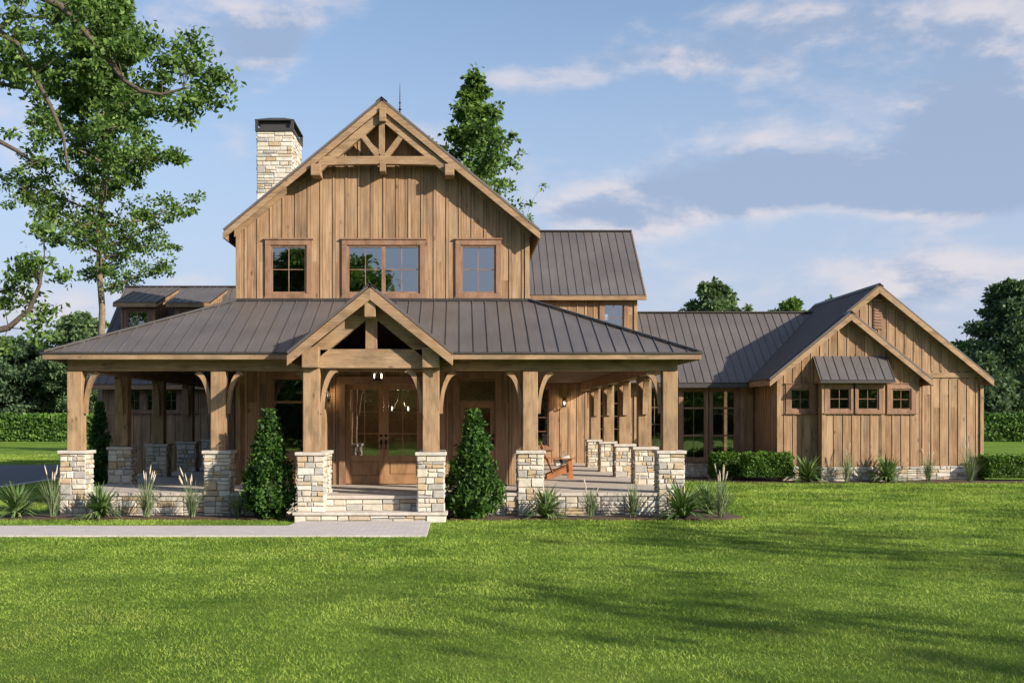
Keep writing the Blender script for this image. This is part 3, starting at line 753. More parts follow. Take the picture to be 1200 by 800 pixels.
m.box(RX0, X(337, 23.5) + 0.1, RY - .03, RY + .02, fz0, fz1); m.box(X(531, 23.5) - 0.15, RX1, RY - .03, RY + .02, fz0, fz1)
part(m, 'fascia', m_beam_x, 0.006)
for a in ((RX0 - .03, RX0 + .02), (RX1 - .02, RX1 + .03)):
    m = MB(); m.box(*a, RY + .022, 41.9, fz0, fz1); part(m, 'fascia', m_beam_y)
m = MB(); m.box(RX0 - .05, -3.45, RY - .06, RY + .02, RZ - .03, RZ + .012); m.box(-0.15, RX1 + .05, RY - .06, RY + .02, RZ - .03, RZ + .012); part(m, 'drip_edge', m_cap)
m = MB()  # soffit
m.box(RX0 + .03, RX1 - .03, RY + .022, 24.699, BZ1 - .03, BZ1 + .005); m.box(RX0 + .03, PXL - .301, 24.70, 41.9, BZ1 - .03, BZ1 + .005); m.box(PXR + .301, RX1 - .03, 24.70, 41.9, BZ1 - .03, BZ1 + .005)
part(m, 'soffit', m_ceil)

# ---- entry gable ------------------------------------------------------------
GC = -1.817; GY = 23.28; GZ = 4.80; GH = 1.67; GS = 0.82
gable_y(GC, GY, 27.6, GZ, GH, GS, 0.19, label='small entry gable roof over the steps', y1r=27.6)
BY = EY - .17 + .0
m = MB(); m.box(-3.04 + .17, -0.594 - .17, BY + .03, BY + .30, BZ0, 3.52); eb = part(m, 'entry_beam', m_beam_x, 0.01)
for xx in (-3.04, -0.594):
    m = MB(); m.box(xx - .175, xx + .175, BY - .16, BY + .36, BZ0 + .003, 3.55); sub(m, 'beam_end', m_beam_y, eb, 0.015)
m = MB(); m.box(GC - .12, GC + .12, BY + .04, BY + .25, 3.522, Z(365, BY)); sub(m, 'king_post', m_beam_z, eb, 0.01)
m = MB(); m.box(GC - .115, GC + .115, GY + .04, 24.4, Z(371, GY), Z(345.5, GY)); sub(m, 'ridge_beam_end', m_beam_x, eb, 0.015)
z0 = GZ - 0.065 - 0.19 / math.cos(math.atan(GS)); rz = 0.21 / math.cos(math.atan(GS))
for sgn in (-1, 1):
    hw = 1.30
    m = MB(); m.prism([(GC + sgn * hw, BY + .03, z0 - hw * GS + .06), (GC, BY + .03, z0 + .06), (GC, BY + .03, z0 - rz), (GC + sgn * hw, BY + .03, z0 - hw * GS - rz)], (0, 0.2, 0)); sub(m, 'rafter', m_beam_x, eb, 0.008)
for xx in (-3.04, -0.594):
    m = MB(); m.box(xx - .12, xx + .12, BY + .361, PY - .142, BZ0, BZ1 - .002); part(m, 'entry_side_beam', m_beam_y, 0.01)
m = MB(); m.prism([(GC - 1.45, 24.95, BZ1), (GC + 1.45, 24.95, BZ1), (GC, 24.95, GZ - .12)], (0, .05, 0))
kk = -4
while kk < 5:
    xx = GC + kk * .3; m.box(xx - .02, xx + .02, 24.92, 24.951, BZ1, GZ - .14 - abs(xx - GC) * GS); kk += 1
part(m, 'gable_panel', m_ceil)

# ---- chimney ----------------------------------------------------------------
CD = 37.4; c0, c1 = X(300.6, CD), X(342.8, CD); cy1 = CD + 2.15; ctop = Z(154, CD)
ch = stone_block('chimney', c0, c1, CD, cy1, 0, ctop, 500, 'frlb', 0.55, 0.21, label='pale stone chimney')
m = MB(); e = 0.04; h0 = ctop; h1 = Z(141.5, CD); h2 = Z(134.4, CD)
m.box(c0 - e, c1 + e, CD - e, cy1 + e, h0, h0 + .10)
for (a, b_) in ((c0 - e, CD - e), (c1 + e - .09, CD - e), (c0 - e, cy1 + e - .09), (c1 + e - .09, cy1 + e - .09)): m.box(a, a + .09, b_, b_ + .09, h0 + .10, h1)
m.box(c0 - e - .01, c1 + e + .01, CD - e - .01, cy1 + e + .01, h1, h1 + .035)
q = [(c0 - e, CD - e, h1 + .035), (c1 + e, CD - e, h1 + .035), (c1 + e, cy1 + e, h1 + .035), (c0 - e, cy1 + e, h1 + .035)]
t_ = [(c0 + .33, CD + .4, h2), (c1 - .33, CD + .4, h2), (c1 - .33, cy1 - .4, h2), (c0 + .33, cy1 - .4, h2)]
m.quad(*t_)
for i in range(4): m.quad(q[i], q[(i + 1) % 4], t_[(i + 1) % 4], t_[i])
m.box(c0 + .1, c1 - .1, CD + .1, cy1 - .1, h0 + .10, h1)
sub(m, 'chimney_cap', m_cap, ch)

# ---- upper cross block ------------------------------------------------------
UX0, UX1, UY = MX0, 6.42, 42.0
ub = Wall((MX1, UY), (1, 0), UX1 - MX1, [(0, 6.45), (UX1 - MX1, 6.45)], zb=FL)
ub.window_px(707, 731, 356, 389, cas=.14, label='small upstairs window above the porch hip')
ub.window_px(612, 642, 359, 389, cas=.14, label='upstairs window mostly hidden by the main gable')
ub.window_px(629, 643, 455, 523, cas=.14, cols=1, rows=4, label='narrow porch window behind the chair')
ub.window_px(697, 728, 456, 519, cas=.14, cols=2, rows=4, label='porch window seen between the side posts')
ub.make(label='rear wall above and inside the right porch')
Wall((UX1, UY), (0, 1), 7.0, [(0, 6.45), (3.5, 9.3), (7.0, 6.45)], zb=3).make(label='upper block end wall')
m = MB(); ub.wbox(m, UX1 - MX1 - .1, UX1 - MX1 + .02, FL, 6.4, 0, .05); part(m, 'corner_board', m_beam_z, 0.005)
def roof_x(x0, x1, ye, yr, ze, zr, label, fm=None, rake_left=True, rake_right=True):
    """gable roof with its ridge along x; ye = front eave"""
    yb = 2 * yr - ye
    a = roof_plane([(x0, ye, ze), (x1, ye, ze), (x1, yr, zr), (x0, yr, zr)], (1, 0, 0), label)
    b_ = roof_plane([(x0, yb, ze), (x1, yb, ze), (x1, yr, zr), (x0, yr, zr)], (1, 0, 0), 'rear slope of the ' + label)
    m = MB(); m.box(x0, x1, ye - .03, ye + .02, ze - .19, ze - .035); sub(m, 'eave_board', fm or m_beam_x, a, 0.006)
    m = MB(); m.box(x0, x1, yr - .12, yr + .12, zr - .01, zr + .035); sub(m, 'ridge_cap', m_cap, a)
    for on, x_ in ((rake_left, x0), (rake_right, x1)):
        if not on: continue
        m = MB(); s_ = -0.03 if x_ == x1 else -0.02
        for (p, q_) in (((x_, ye, ze), (x_, yr, zr)), ((x_, yb, ze), (x_, yr, zr))):
            m.prism([(x_, p[1], p[2] - .035), (x_, q_[1], q_[2] - .035), (x_, q_[1], q_[2] - .24), (x_, p[1], p[2] - .2)], (s_ * -1, 0, 0))
        sub(m, 'rake_board', m_beam_y, a)
    return a
roof_x(UX0, X(757, 41.7), 41.7, 45.2, Z(345.5, 41.7), Z(271, 45.2), 'steep roof of the taller rear block')

# ---- right connecting wing --------------------------------------------------
cw = Wall((UX1, UY), (1, 0), 10.73 - UX1, [(0, 3.4), (10.73 - UX1, 3.4)])
cw.window_px(757, 777, 456, 538, cas=.14, cols=2, rows=4, label='tall window behind the front corner pier')
cw.window_px(799.5, 826.5, 457.5, 537, cas=.14, cols=2, rows=1, rails=(Z(478, 42), Z(510, 42)), label='left tall window of the pair in the low wing')
cw.window_px(834, 861.5, 457.5, 537, cas=.14, cols=2, rows=3, rails=(Z(478, 42), Z(510, 42)), label='right tall window of the pair in the low wing')
cw.make(label='dark recessed wall of the low wing')
stone_block('stone_skirt', 4.85, 10.8, UY - .06, UY + .2, -.05, FL - .002, 600, 'f', .42, .14)
roof_x(UX1 + .02, 13.9, 41.5, 45.0, 3.42, 6.25, 'low roof joining the right wing', fm=m_cap, rake_left=False, rake_right=False)
roof_plane([(MX1, 41.5, 3.42), (UX1 + .02, 41.5, 3.42), (UX1 + .02, 41.98, 3.83), (MX1, 41.98, 3.83)], (1, 0, 0), 'narrow roof strip over the porch windows')

# ---- right wing -------------------------------------------------------------
SY, BYP, BAY = 39.1, 39.6, 38.6              # small gable wall, big gable wall, bay
SX0, SX1 = 10.73, 15.55; SCX = 13.12
SZR, SRY = 5.70, 38.75; BXC, BZR, BRY = 14.25, 6.68, 39.25; BX1 = 17.90
GSL = 0.826
sw = Wall((SX0, SY), (1, 0), SX1 - SX0, [(0, under(SX0, SCX, SZR, GSL)), (SCX - SX0, under(SCX, SCX, SZR, GSL)), (SX1 - SX0, under(SX1, SCX, SZR, GSL))])
sw.window_px(926, 950, 455.5, 480, cas=.16, label='small square window left of the bay')
sw.window_px(1044.5, 1067.5, 455.5, 480, cas=.16, label='small square window right of the bay')
sw.make(label='small gable wall of the right wing')
wb_ = X(963, BAY), X(1035.5, BAY)
bw = Wall((wb_[0], BAY), (1, 0), wb_[1] - wb_[0], [(0, 3.42), (wb_[1] - wb_[0], 3.42)])
bw.window_px(971, 996.5, 454.5, 480, cas=.15, label='left window of the pair under the awning roof')
bw.window_px(1004.5, 1029.5, 454.5, 480, cas=.15, label='right window of the pair under the awning roof')
bw.make(label='shallow bay wall under the awning roof')
Wall((wb_[0], SY), (0, -1), SY - BAY, [(0, 3.42), (SY - BAY, 3.42)]).make(label='shaded side of the bay')
Wall((wb_[1], BAY), (0, 1), SY - BAY, [(0, 3.42), (SY - BAY, 3.42)]).make(label='sunlit side of the bay')
gw = Wall((SX0 + 0.2, BYP), (1, 0), BX1 - SX0 - .2, [(0, under(SX0 + .2, BXC, BZR, GSL)), (BXC - SX0 - .2, under(BXC, BXC, BZR, GSL)), (BX1 - SX0 - .2, under(BX1, BXC, BZR, GSL))])
gw.bands = [(SX1 - SX0 - .2, BX1 - SX0 - .2, Z(442.5, BYP), Z(436.5, BYP))]
gw.make(label='large gable wall of the right wing')
m = MB(); gw.wbox(m, SX1 - SX0 - .2, BX1 - SX0 - .42, Z(442.5, BYP), Z(436.5, BYP), 0, .045); part(m, 'frieze_board', m_beam_x, .006)
Wall((SX0, 42.0), (0, -1), 42.0 - SY, [(0, 3.45), (42.0 - SY, 3.45)]).make(label='shaded left side of the right wing')
Wall((SX1, SY), (0, 1), BYP - SY, [(0, 3.5), (BYP - SY, 3.5)]).make(label='short return between the gables')
Wall((BX1, BYP), (0, 1), 12, [(0, 3.5), (12, 3.5)]).make(label='right end wall of the right wing')
for w_, a, b_, o_ in ((sw, -.02, .1, .05), (gw, BX1 - SX0 - .3, BX1 - SX0 - .18, .05), (bw, -.01, .09, .04), (bw, wb_[1] - wb_[0] - .09, wb_[1] - wb_[0] + .01, .04)):
    m = MB(); w_.wbox(m, a, b_, FL, 3.3, 0, o_); part(m, 'corner_board', m_beam_z, .005)
m = MB()
for (xc_, zr_, y_, h_l, h_r) in ((SCX, SZR, SY, SCX - SX0, SX1 - SCX), (BXC, BZR, BYP, 0.9, BX1 - BXC)):
    for sgn, hh in ((-1, h_l), (1, h_r)):
        z1_ = zr_ - .10; ze_ = z1_ - hh * GSL
        m.prism([(xc_ + sgn * hh, y_ - .05, ze_), (xc_, y_ - .05, z1_), (xc_, y_ - .05, z1_ - .17), (xc_ + sgn * hh, y_ - .05, ze_ - .17)], (0, .046, 0))
part(m, 'frieze_board', m_beam_x, .005)
gable_y(SCX, SRY, 42.0, SZR, 2.74, GSL, .17, label='small gable roof of the right wing', y1r=42.0)
gable_y(BXC, BRY, 46.4, BZR, 3.88, GSL, .18, label='large gable roof of the right wing')
# louvre vent
m = MB(); yv = BYP; xv0, xv1, zv0, zv1 = X(1024.3, yv), X(1032.7, yv), Z(385, yv), Z(354, yv)
m.box(xv0 - .03, xv1 + .03, yv - .04, yv - .001, zv0 - .03, zv1 + .03); vt = part(m, 'gable_vent', m_trim)
m = MB()
for i in range(9):
    z_ = zv0 + (zv1 - zv0) * i / 9; m.box(xv0, xv1, yv - .065, yv - .041, z_, z_ + .05)
m.box(xv0 - .06, xv1 + .06, yv - .09, yv - .041, zv1 + .02, zv1 + .09); sub(m, 'louvre', m_trim, vt)
# awning roof over the bay
ax0, ax1 = 11.93, 14.42
aw = roof_plane([(ax0, 38.28, 3.40), (ax1, 38.28, 3.40), (ax1 , 39.09, 4.23), (ax0, 39.09, 4.23)], (1, 0, 0), 'small awning roof over the bay windows', seam=.30, deck=True)
m = MB(); m.box(ax0, ax1, 38.26, 38.31, 3.30, 3.37); sub(m, 'awning_fascia', m_cap, aw)
m = MB()
for x_ in (ax0 + .02, ax1 - .06): m.prism([(x_, 38.33, 3.30), (x_, 39.09, 3.30), (x_, 39.09, 4.14)], (.04, 0, 0))
sub(m, 'awning_cheek', m_beam_y, aw)
stone_block('stone_skirt', wb_[0] - .04, wb_[1] + .04, BAY - .05, BAY + .3, -.05, FL - .003, 610, 'fl', .55, .15)
stone_block('stone_skirt', SX0 - .04, wb_[0] - .041, SY - .05, SY + .3, -.05, FL - .003, 620, 'fl', .55, .15)
stone_block('stone_skirt', wb_[1] + .041, SX1 + .04, SY - .05, SY + .3, -.05, FL - .003, 630, 'f', .55, .15)
stone_block('stone_skirt', SX1 + .041, BX1 + .06, BYP - .05, BYP + .3, -.05, FL - .003, 640, 'fr', .55, .15)
stone_block('stone_skirt', SX0 - .05, SX0 + .2, SY + .3, 42, -.05, FL - .003, 650, 'l', .55, .15)
# solid backs so the wings are closed
m = MB(); m.box(MX0, UX1, 48.9, 49.05, 0, 6.3); m.box(UX1, SX0, 48.3, 48.45, 0, 3.5); m.box(SX0, BX1, 51.4, 51.55, 0, 3.5); m.box(SX0, BX1, 46.3, 46.38, 0, 3.5)
m.prism([(SX0, 46.2, 3.5), (BX1, 46.2, 3.5), (BXC, 46.2, 6.4)], (0, .08, 0))
part(m, 'rear_wall', m_siding)

# ---- left wing with shed dormers --------------------------------------------
LX0, LX1 = -13.0, MX0; LRY, LRZ = 46.4, 7.41
lw_ = Wall((LX0, 42.0), (1, 0), LX1 - LX0, [(0, 3.4), (LX1 - LX0, 3.4)], zb=0.12)
for a in (150, 171.5, 193, 214.5): lw_.window_px(a, a + 15, 457, 481.5, cas=.1, label='small square window of the left wing seen through the porch')
lw_.make(label='shaded wall of the left wing behind the porch')
m = MB(); lw_.wbox(m, 0.1, 7.4, Z(485, 42), Z(483, 42), 0, .05); part(m, 'frieze_board', m_beam_x)
Wall((LX0, 50.8), (0, -1), 8.8, [(0, 3.4), (4.4, 7.05), (8.8, 3.4)], zb=0.1).make(label='left end wall of the left wing')
stone_block('stone_skirt', LX0 - .04, LX1, 41.93, 42.2, -.05, .13, 660, 'f', .5, .14)
roof_x(-13.45, MX0 - .02, 41.5, LRY, 3.36, LRZ, 'rear left roof carrying the dormers', rake_right=False)
for i, (xa_, xb_) in enumerate(((X(141.5, 43), X(181.5, 43)), (X(203, 43), X(243, 43)))):
    yd = 43.0; zt = 6.40; zb_ = 3.36 + (yd - 41.5) * .8265
    dn = ['left shed dormer', 'right shed dormer'][i]
    dw = Wall((xa_, yd), (1, 0), xb_ - xa_, [(0, zt), (xb_ - xa_, zt)], zb=zb_ - .1)
    u0 = (xb_ - xa_) / 2 - .40; dw.window(u0, u0 + .8, zb_ + .45, zt - .28, cas=.1, label='window of the ' + dn)
    dw.make(label='front of the ' + dn)
    m = MB()
    for x_ in (xa_, xb_ - .1): m.prism([(x_, yd + .16, zb_ - .1), (x_, yd + .16, zt), (x_, 45.9, 7.05), (x_, 45.9, 6.9)], (.1, 0, 0))
    part(m, 'dormer_cheek', m_siding, label='cheeks of the ' + dn)
    xo0, xo1 = xa_ - .2, xb_ + .12
    dr_ = roof_plane([(xo0, yd - .3, zt + .02), (xo1, yd - .3, zt + .02), (xo1, 46.3, LRZ - .03), (xo0, 46.3, LRZ - .03)], (1, 0, 0), 'roof of the ' + dn)
    m = MB(); m.box(xo0, xo1, yd - .33, yd - .28, zt - .16, zt - .015); sub(m, 'eave_board', m_beam_x, dr_)
    m = MB()
    for x_ in (xo0, xo1 - .04): m.prism([(x_, yd - .28, zt - .02), (x_, 46.2, LRZ - .1), (x_, 46.2, LRZ - .25), (x_, yd - .28, zt - .16)], (.04, 0, 0))
    sub(m, 'rake_board', m_beam_y, dr_)

# ---- what can be seen through the glass --------------------------------------
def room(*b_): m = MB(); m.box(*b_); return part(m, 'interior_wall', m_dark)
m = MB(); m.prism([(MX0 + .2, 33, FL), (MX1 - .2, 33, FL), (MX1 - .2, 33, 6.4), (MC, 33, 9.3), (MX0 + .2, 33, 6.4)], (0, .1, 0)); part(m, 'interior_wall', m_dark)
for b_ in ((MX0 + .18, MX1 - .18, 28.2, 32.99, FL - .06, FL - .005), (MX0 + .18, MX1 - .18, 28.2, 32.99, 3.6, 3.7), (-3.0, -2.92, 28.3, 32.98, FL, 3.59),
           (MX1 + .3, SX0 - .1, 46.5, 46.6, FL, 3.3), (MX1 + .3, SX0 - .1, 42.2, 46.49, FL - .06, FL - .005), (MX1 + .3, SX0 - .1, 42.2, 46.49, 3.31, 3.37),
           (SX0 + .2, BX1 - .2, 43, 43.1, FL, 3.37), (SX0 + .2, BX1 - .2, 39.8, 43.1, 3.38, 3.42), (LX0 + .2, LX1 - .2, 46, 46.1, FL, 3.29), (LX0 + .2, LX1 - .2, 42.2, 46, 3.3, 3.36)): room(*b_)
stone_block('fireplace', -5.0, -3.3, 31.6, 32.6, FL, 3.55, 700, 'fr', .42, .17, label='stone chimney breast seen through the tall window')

# ------------------------------------------------------------------ lamps
def lamp_light(parent, at, watts):
    l_ = bpy.data.lights.new('lamp_light', 'POINT'); l_.energy = watts; l_.color = (1, .72, .42); l_.shadow_soft_size = .05
    o = bpy.data.objects.new('lamp_light', l_); COL.objects.link(o); o.parent = parent; o.location = at
def lantern(x_, y_, z_, label):
    t = thing('wall_lantern', label, 'lantern', (x_, y_, z_), 'black lanterns on the porch walls')
    m = MB(); m.box(-.045, .045, -.02, .0, -.16, .12); m.bar((0, -.02, .08), (0, -.13, .14), .02, .02); m.build('bracket', m_black, t)
    m = MB()
    for a in (-.06, .045):
        for c in (-.19, -.085): m.box(a, a + .015, c, c + .015, -.16, .06)
    m.box(-.07, .07, -.2, -.06, -.18, -.16); m.prism([(-.08, -.21, .06), (.08, -.21, .06), (.08, -.05, .06), (-.08, -.05, .06)], (0, 0, .015))
    m.box(-.04, .04, -.17, -.09, .075, .12); m.build('cage', m_black, t)
    m = MB(); m.tube([(0, -.13, -.10), (0, -.13, -.05), (0, -.13, 0.01)], [.010, .020, .006], 8); m.build('bulb', m_bulb, t, smooth=True)
    lamp_light(t, (0, -.15, -.02), 6)
    return t
lantern(X(383.5, 27.94), 27.94, Z(461, 28), 'small black lantern on the wall beside the double door')
lantern(X(661, 41.93), 41.93, Z(471, 42), 'small black lantern on the rear porch wall behind the chair')
def chandelier(loc, drop, label, rad=0.3, bulbs=4, watts=3):
    t = thing('chandelier', label, 'chandelier', loc, 'black iron chandeliers of the entry')
    m = MB(); m.tube([(0, 0, drop), (0, 0, .45)], [.009, .009], 6)
    lamp_light(t, (0, 0, .16), watts)
    n = 24; ring = [(rad * math.cos(2 * math.pi * i / n), rad * math.sin(2 * math.pi * i / n), 0) for i in range(n + 1)]
    for i in range(n): m.bar(ring[i], ring[i + 1], .02, .04)
    for i in range(bulbs):
        a = 2 * math.pi * (i + .5) / bulbs; m.tube([(rad * math.cos(a), rad * math.sin(a), 0), (0, 0, .47)], [.008, .008], 5)
    m.build('frame', m_black, t)
    for i in range(bulbs):
        a = 2 * math.pi * (i + .5) / bulbs; cx_, cy_ = rad * math.cos(a), rad * math.sin(a)
        m = MB(); m.tube([(cx_, cy_, .02), (cx_, cy_, .06), (cx_, cy_, .075), (cx_, cy_, .10), (cx_, cy_, .135)], [.008, .008, .011, .012, .004], 8); m.build('bulb', m_bulb, t, smooth=True)
    return t
chandelier((X(443, 26.2), 26.2, Z(444.5, 26.2)), 3.40 - Z(444.5, 26.2), 'dark iron chandelier hanging from the porch ceiling before the double door', 0.11, 4)
chandelier((X(469, 30.5), 30.5, Z(482, 30.5)), 3.6 - Z(482, 30.5), 'iron ring chandelier hanging inside, seen through the right door glass', 0.30, 4, 45)

# ------------------------------------------------------------------ porch chair
ct = thing('adirondack_chair', 'orange brown wooden armchair with a striped pillow on the right porch', 'chair', (2.32, 30.9, FL))
m = MB()
for y_ in (-.30, .26): m.prism([(.66, y_, 0), (.56, y_, 0), (.50, y_, .52), (.61, y_, .52)], (0, .04, 0))
for o_ in ['leg']: pass
lg = MB(); lg.prism([(.68, -.32, 0), (.57, -.32, 0), (.54, -.32, .53), (.65, -.32, .53)], (0, .04, 0)); lg.build('leg', m_chairw, ct, .004)
lg = MB(); lg.prism([(.68, .28, 0), (.57, .28, 0), (.54, .28, .53), (.65, .28, .53)], (0, .04, 0)); lg.build('leg', m_chairw, ct, .004)
for y_ in (-.275, .235):
    lg = MB(); lg.prism([(-.02, y_, 0), (.10, y_, 0), (.64, y_, .22), (.64, y_, .36), (.5, y_, .36), (-.02, y_, .12)], (0, .04, 0)); lg.build('side_rail', m_chairw, ct, .004)
st = MB()
for i in range(7):
    t_ = i / 6; x_ = .16 + .46 * t_; z_ = .17 + .19 * t_; st.bar((x_, -.3, z_ + .02), (x_, .3, z_ + .02), .068, .02)
st.build('seat', m_chairw, ct, .003)
bk = MB()
for i in range(6):
    y_ = -.25 + .1 * i; top_ = .98 - .02 * (i - 2.5) ** 2
    bk.bar((.16, y_, .16), (-.16, y_, top_), .09, .02, (1, 0, 0))
bk.bar((-.075, -.3, .68), (-.075, .3, .68), .04, .05); bk.build('backrest', m_chairw, ct, .003)
for y_ in (-.34, .34):
    am = MB(); am.bar((-.08, y_, .545), (.70, y_, .545), .13, .025); am.build('armrest', m_chairw, ct, .006)
pl = MB(); pl.bar((.20, -.22, .34), (.52, -.22, .40), .02, .12)
pl = MB(); n0 = 0
def pillow(x0, x1, mat, nm, z_=.36, th=.13):
    b_ = MB(); b_.bar((x0, -.02, z_ + (x0 - .2) * .3), (x1, -.02, z_ + (x1 - .2) * .3), .42, th)
    o = b_.build(nm, mat, None); o.modifiers.new('Bevel', 'BEVEL').width = .03; o.modifiers['Bevel'].segments = 3; return o
pr = thing('pillow', 'white pillow with charcoal stripe lying in the orange wooden armchair', 'pillow', (2.32, 30.9, FL))
o = pillow(.20, .60, m_fabric, 'cover', .42, .19); o.parent = pr
b_ = MB(); b_.bar((.33, -.02, .459), (.40, -.02, .48), .424, .194); o = b_.build('stripe', m_fabric2, pr)

# ------------------------------------------------------------------ vegetation
def leaves_mesh(name, C, size, mat, parent=None, stretch=1.6, up=0.25, seed=1, out=None):
    """one folded diamond leaf at every point of C (n,3); size scalar or (n,)"""
    r = np.random.default_rng(seed); n = len(C); C = np.asarray(C, float)
    sz = np.broadcast_to(np.asarray(size, float), (n,)) * r.uniform(.65, 1.3, n)
    a = r.normal(size=(n, 3)); a[:, 2] += -0.25
    if out is not None: a = a + out * 0.9
    a /= np.linalg.norm(a, axis=1)[:, None]
    nn = r.normal(size=(n, 3)); nn[:, 2] += up * 3
    b_ = np.cross(a, nn); b_ /= np.linalg.norm(b_, axis=1)[:, None]; c = np.cross(b_, a)
    L_ = (sz * stretch / 2)[:, None]; W = (sz / 2)[:, None]
    V = np.stack([C - a * L_, C + b_ * W + c * W * .3, C + a * L_, C - b_ * W + c * W * .3], 1).reshape(-1, 3)
    me = bpy.data.meshes.new(name)
    me.vertices.add(4 * n); me.vertices.foreach_set('co', V.ravel().astype(np.float32))
    me.loops.add(4 * n); me.loops.foreach_set('vertex_index', np.arange(4 * n, dtype=np.int32))
    me.polygons.add(n); me.polygons.foreach_set('loop_start', np.arange(0, 4 * n, 4, dtype=np.int32))
    me.update(calc_edges=True); me.materials.append(mat)
    o = bpy.data.objects.new(name, me); COL.objects.link(o)
    if parent is not None: o.parent = parent
    return o

def tree(name, label, cat, base, height, crown_r, crown_z0, mat, bark, seed, leaf=0.2, n_leaf=16000, trunk_r=0.2, limbs=26, prof=None, group=None, clump=0.75, lean=(0, 0), droop=0.0, offset=(0, 0), flat=1.0):
    r = random.Random(seed); nr = np.random.default_rng(seed)
    t = thing(name, label, cat, base, group)
    prof = prof or (lambda h: max(.22, math.sin(math.pi * min(1, max(0, (h * .90 + .08))) ** 0.8) ** 0.6))
    tk = MB(); n = 12; pts = []; rad = []
    wob = [(r.uniform(-1, 1) * .012 * height, r.uniform(-1, 1) * .012 * height) for _ in range(n + 1)]
    for i in range(n + 1):
        f = i / n; pts.append((lean[0] * f * f + wob[i][0] * f, lean[1] * f * f + wob[i][1] * f, height * .94 * f)); rad.append(trunk_r * (1 - .88 * f) + (trunk_r * .5 * max(0, 1 - f * 12)))
    tk.tube(pts, rad, 9); tk.build('trunk', bark, t, smooth=True, fix=False)
    br = MB(); tips = []
    def along(f):
        i = min(n - 1, int(f * n)); q = f * n - i; return Vector(pts[i]).lerp(Vector(pts[i + 1]), q)
    for k_ in range(limbs):
        h = (k_ + r.uniform(.1, .9)) / limbs; zf = (crown_z0 + (height * .97 - crown_z0) * h) / (height)
        p0 = along(min(.985, max(0.02, zf * 1.01))); ang = k_ * 2.4 + r.uniform(-.5, .5); ln = crown_r * prof(h) * r.uniform(.72, 1.12)
        rise = r.uniform(.05, .55) * (1 - h * .2) - droop
        d = Vector((math.cos(ang), math.sin(ang), rise)).normalized(); q = p0.copy(); path = [q.copy()]
        m_ = 5
        for i in range(m_):
            d = (d + Vector((r.uniform(-.22, .22), r.uniform(-.22, .22), r.uniform(-.12, .14)))).normalized(); q = q + d * (ln / m_); path.append(q.copy())
        br0 = max(.02, trunk_r * .34 * (1 - h * .6)); br.tube(path, [br0 * (1 - .85 * i / m_) for i in range(m_ + 1)], 5, False)
        for i in range(1, m_ + 1):
            tips.append((path[i], 1.0 if i > 2 else .45))
            for _ in range(3):
                dd = Vector((r.uniform(-1, 1), r.uniform(-1, 1), r.uniform(-.35, .6))).normalized(); e_ = path[i] + dd * ln * r.uniform(.15, .36)
                br.tube([path[i], e_], [br0 * .25, br0 * .08], 4, False); tips.append((e_, 1.0))
    tips += [(along(f_), .5) for f_ in (.80, .86, .91, .95, .98)]
    tips += [(Vector(pts[-1]) + Vector((0, 0, .15 * clump)), .7), (Vector(pts[-1]) + Vector((.1, 0, .35 * clump)), .4)]
    br.build('limbs', bark, t, smooth=True, fix=False)
    T = np.array([list(p) for p, _ in tips]); wts = np.array([w_ for _, w_ in tips]); wts /= wts.sum()
    idx = nr.choice(len(T), n_leaf, p=wts); off = nr.normal(size=(n_leaf, 3)); off /= np.linalg.norm(off, axis=1)[:, None]
    off *= (nr.uniform(0, 1, n_leaf) ** .5)[:, None] * clump * nr.uniform(.55, 1.25, len(T))[idx][:, None]
    off[:, 2] *= .62 * flat
    leaves_mesh('crown', T[idx] + off, leaf, mat, t, seed=seed)
    return t

# the two garden trees behind the house
tree('maple_tree', 'tall leafy tree with a bare lower trunk behind the left dormers', 'tree', (X(119, 52), 52, 0), 22.5, 4.9, 8.2, m_leaf, m_bark, 11, .145, 38000, .21, 35, clump=.50, prof=lambda h: .7 if h < .1 else (1.0 if h < .42 else max(.30, 1.0 - (h - .42) * 1.5)))
tree('maple_tree', 'slender leafy tree rising behind the main gable roof', 'tree', (X(553, 60), 60, 0), 21.4, 8.0, 7, m_leaf, m_bark, 23, .16, 16000, .16, 50, clump=.50, prof=lambda h: min(.50, 0.04 + 1.0 * (1 - h) ** 1.3))

# a tree just outside the left edge whose boughs reach into the picture
od = 33.0
ot = thing('overhanging_tree', 'tree at the far left edge, only its leafy boughs reaching into view', 'tree', (X(-190, od), od, 0))
loc = Vector(ot.location)
tkm = MB(); tp = [Vector((0, 0, 0)), Vector((.1, 0, 3)), Vector((.05, .2, 6)), Vector((.3, .1, 9)), Vector((.6, 0, 12)), Vector((.9, 0, 14.5))]
tkm.tube(tp, [.36, .27, .23, .18, .13, .06], 10); tkm.build('trunk', m_bark2, ot, smooth=True, fix=False)
paths = [  # photo pixels read off along each bough, with its distance
    [(-150, 20), (-60, -25), (30, -12), (72, 8), (100, 38), (125, 68), (145, 94), (165, 107), (190, 111), (215, 104)],
    [(-150, 90), (-70, 40), (0, 38), (20, 52), (38, 85), (58, 122), (74, 158), (80, 200)],
    [(-150, 140), (-70, 90), (0, 98), (30, 105)],
    [(-160, 250), (-70, 190), (0, 166), (22, 178), (38, 190)],
    [(-160, 380), (-60, 400), (10, 384), (35, 362), (46, 335), (52, 300)],
    [(-160, 120), (-80, 60), (-20, 45), (20, 20), (60, 20)],
    [(-160, 330), (-80, 330), (-20, 345), (10, 340)]]
bm_ = MB(); tips = []; rr = random.Random(5)
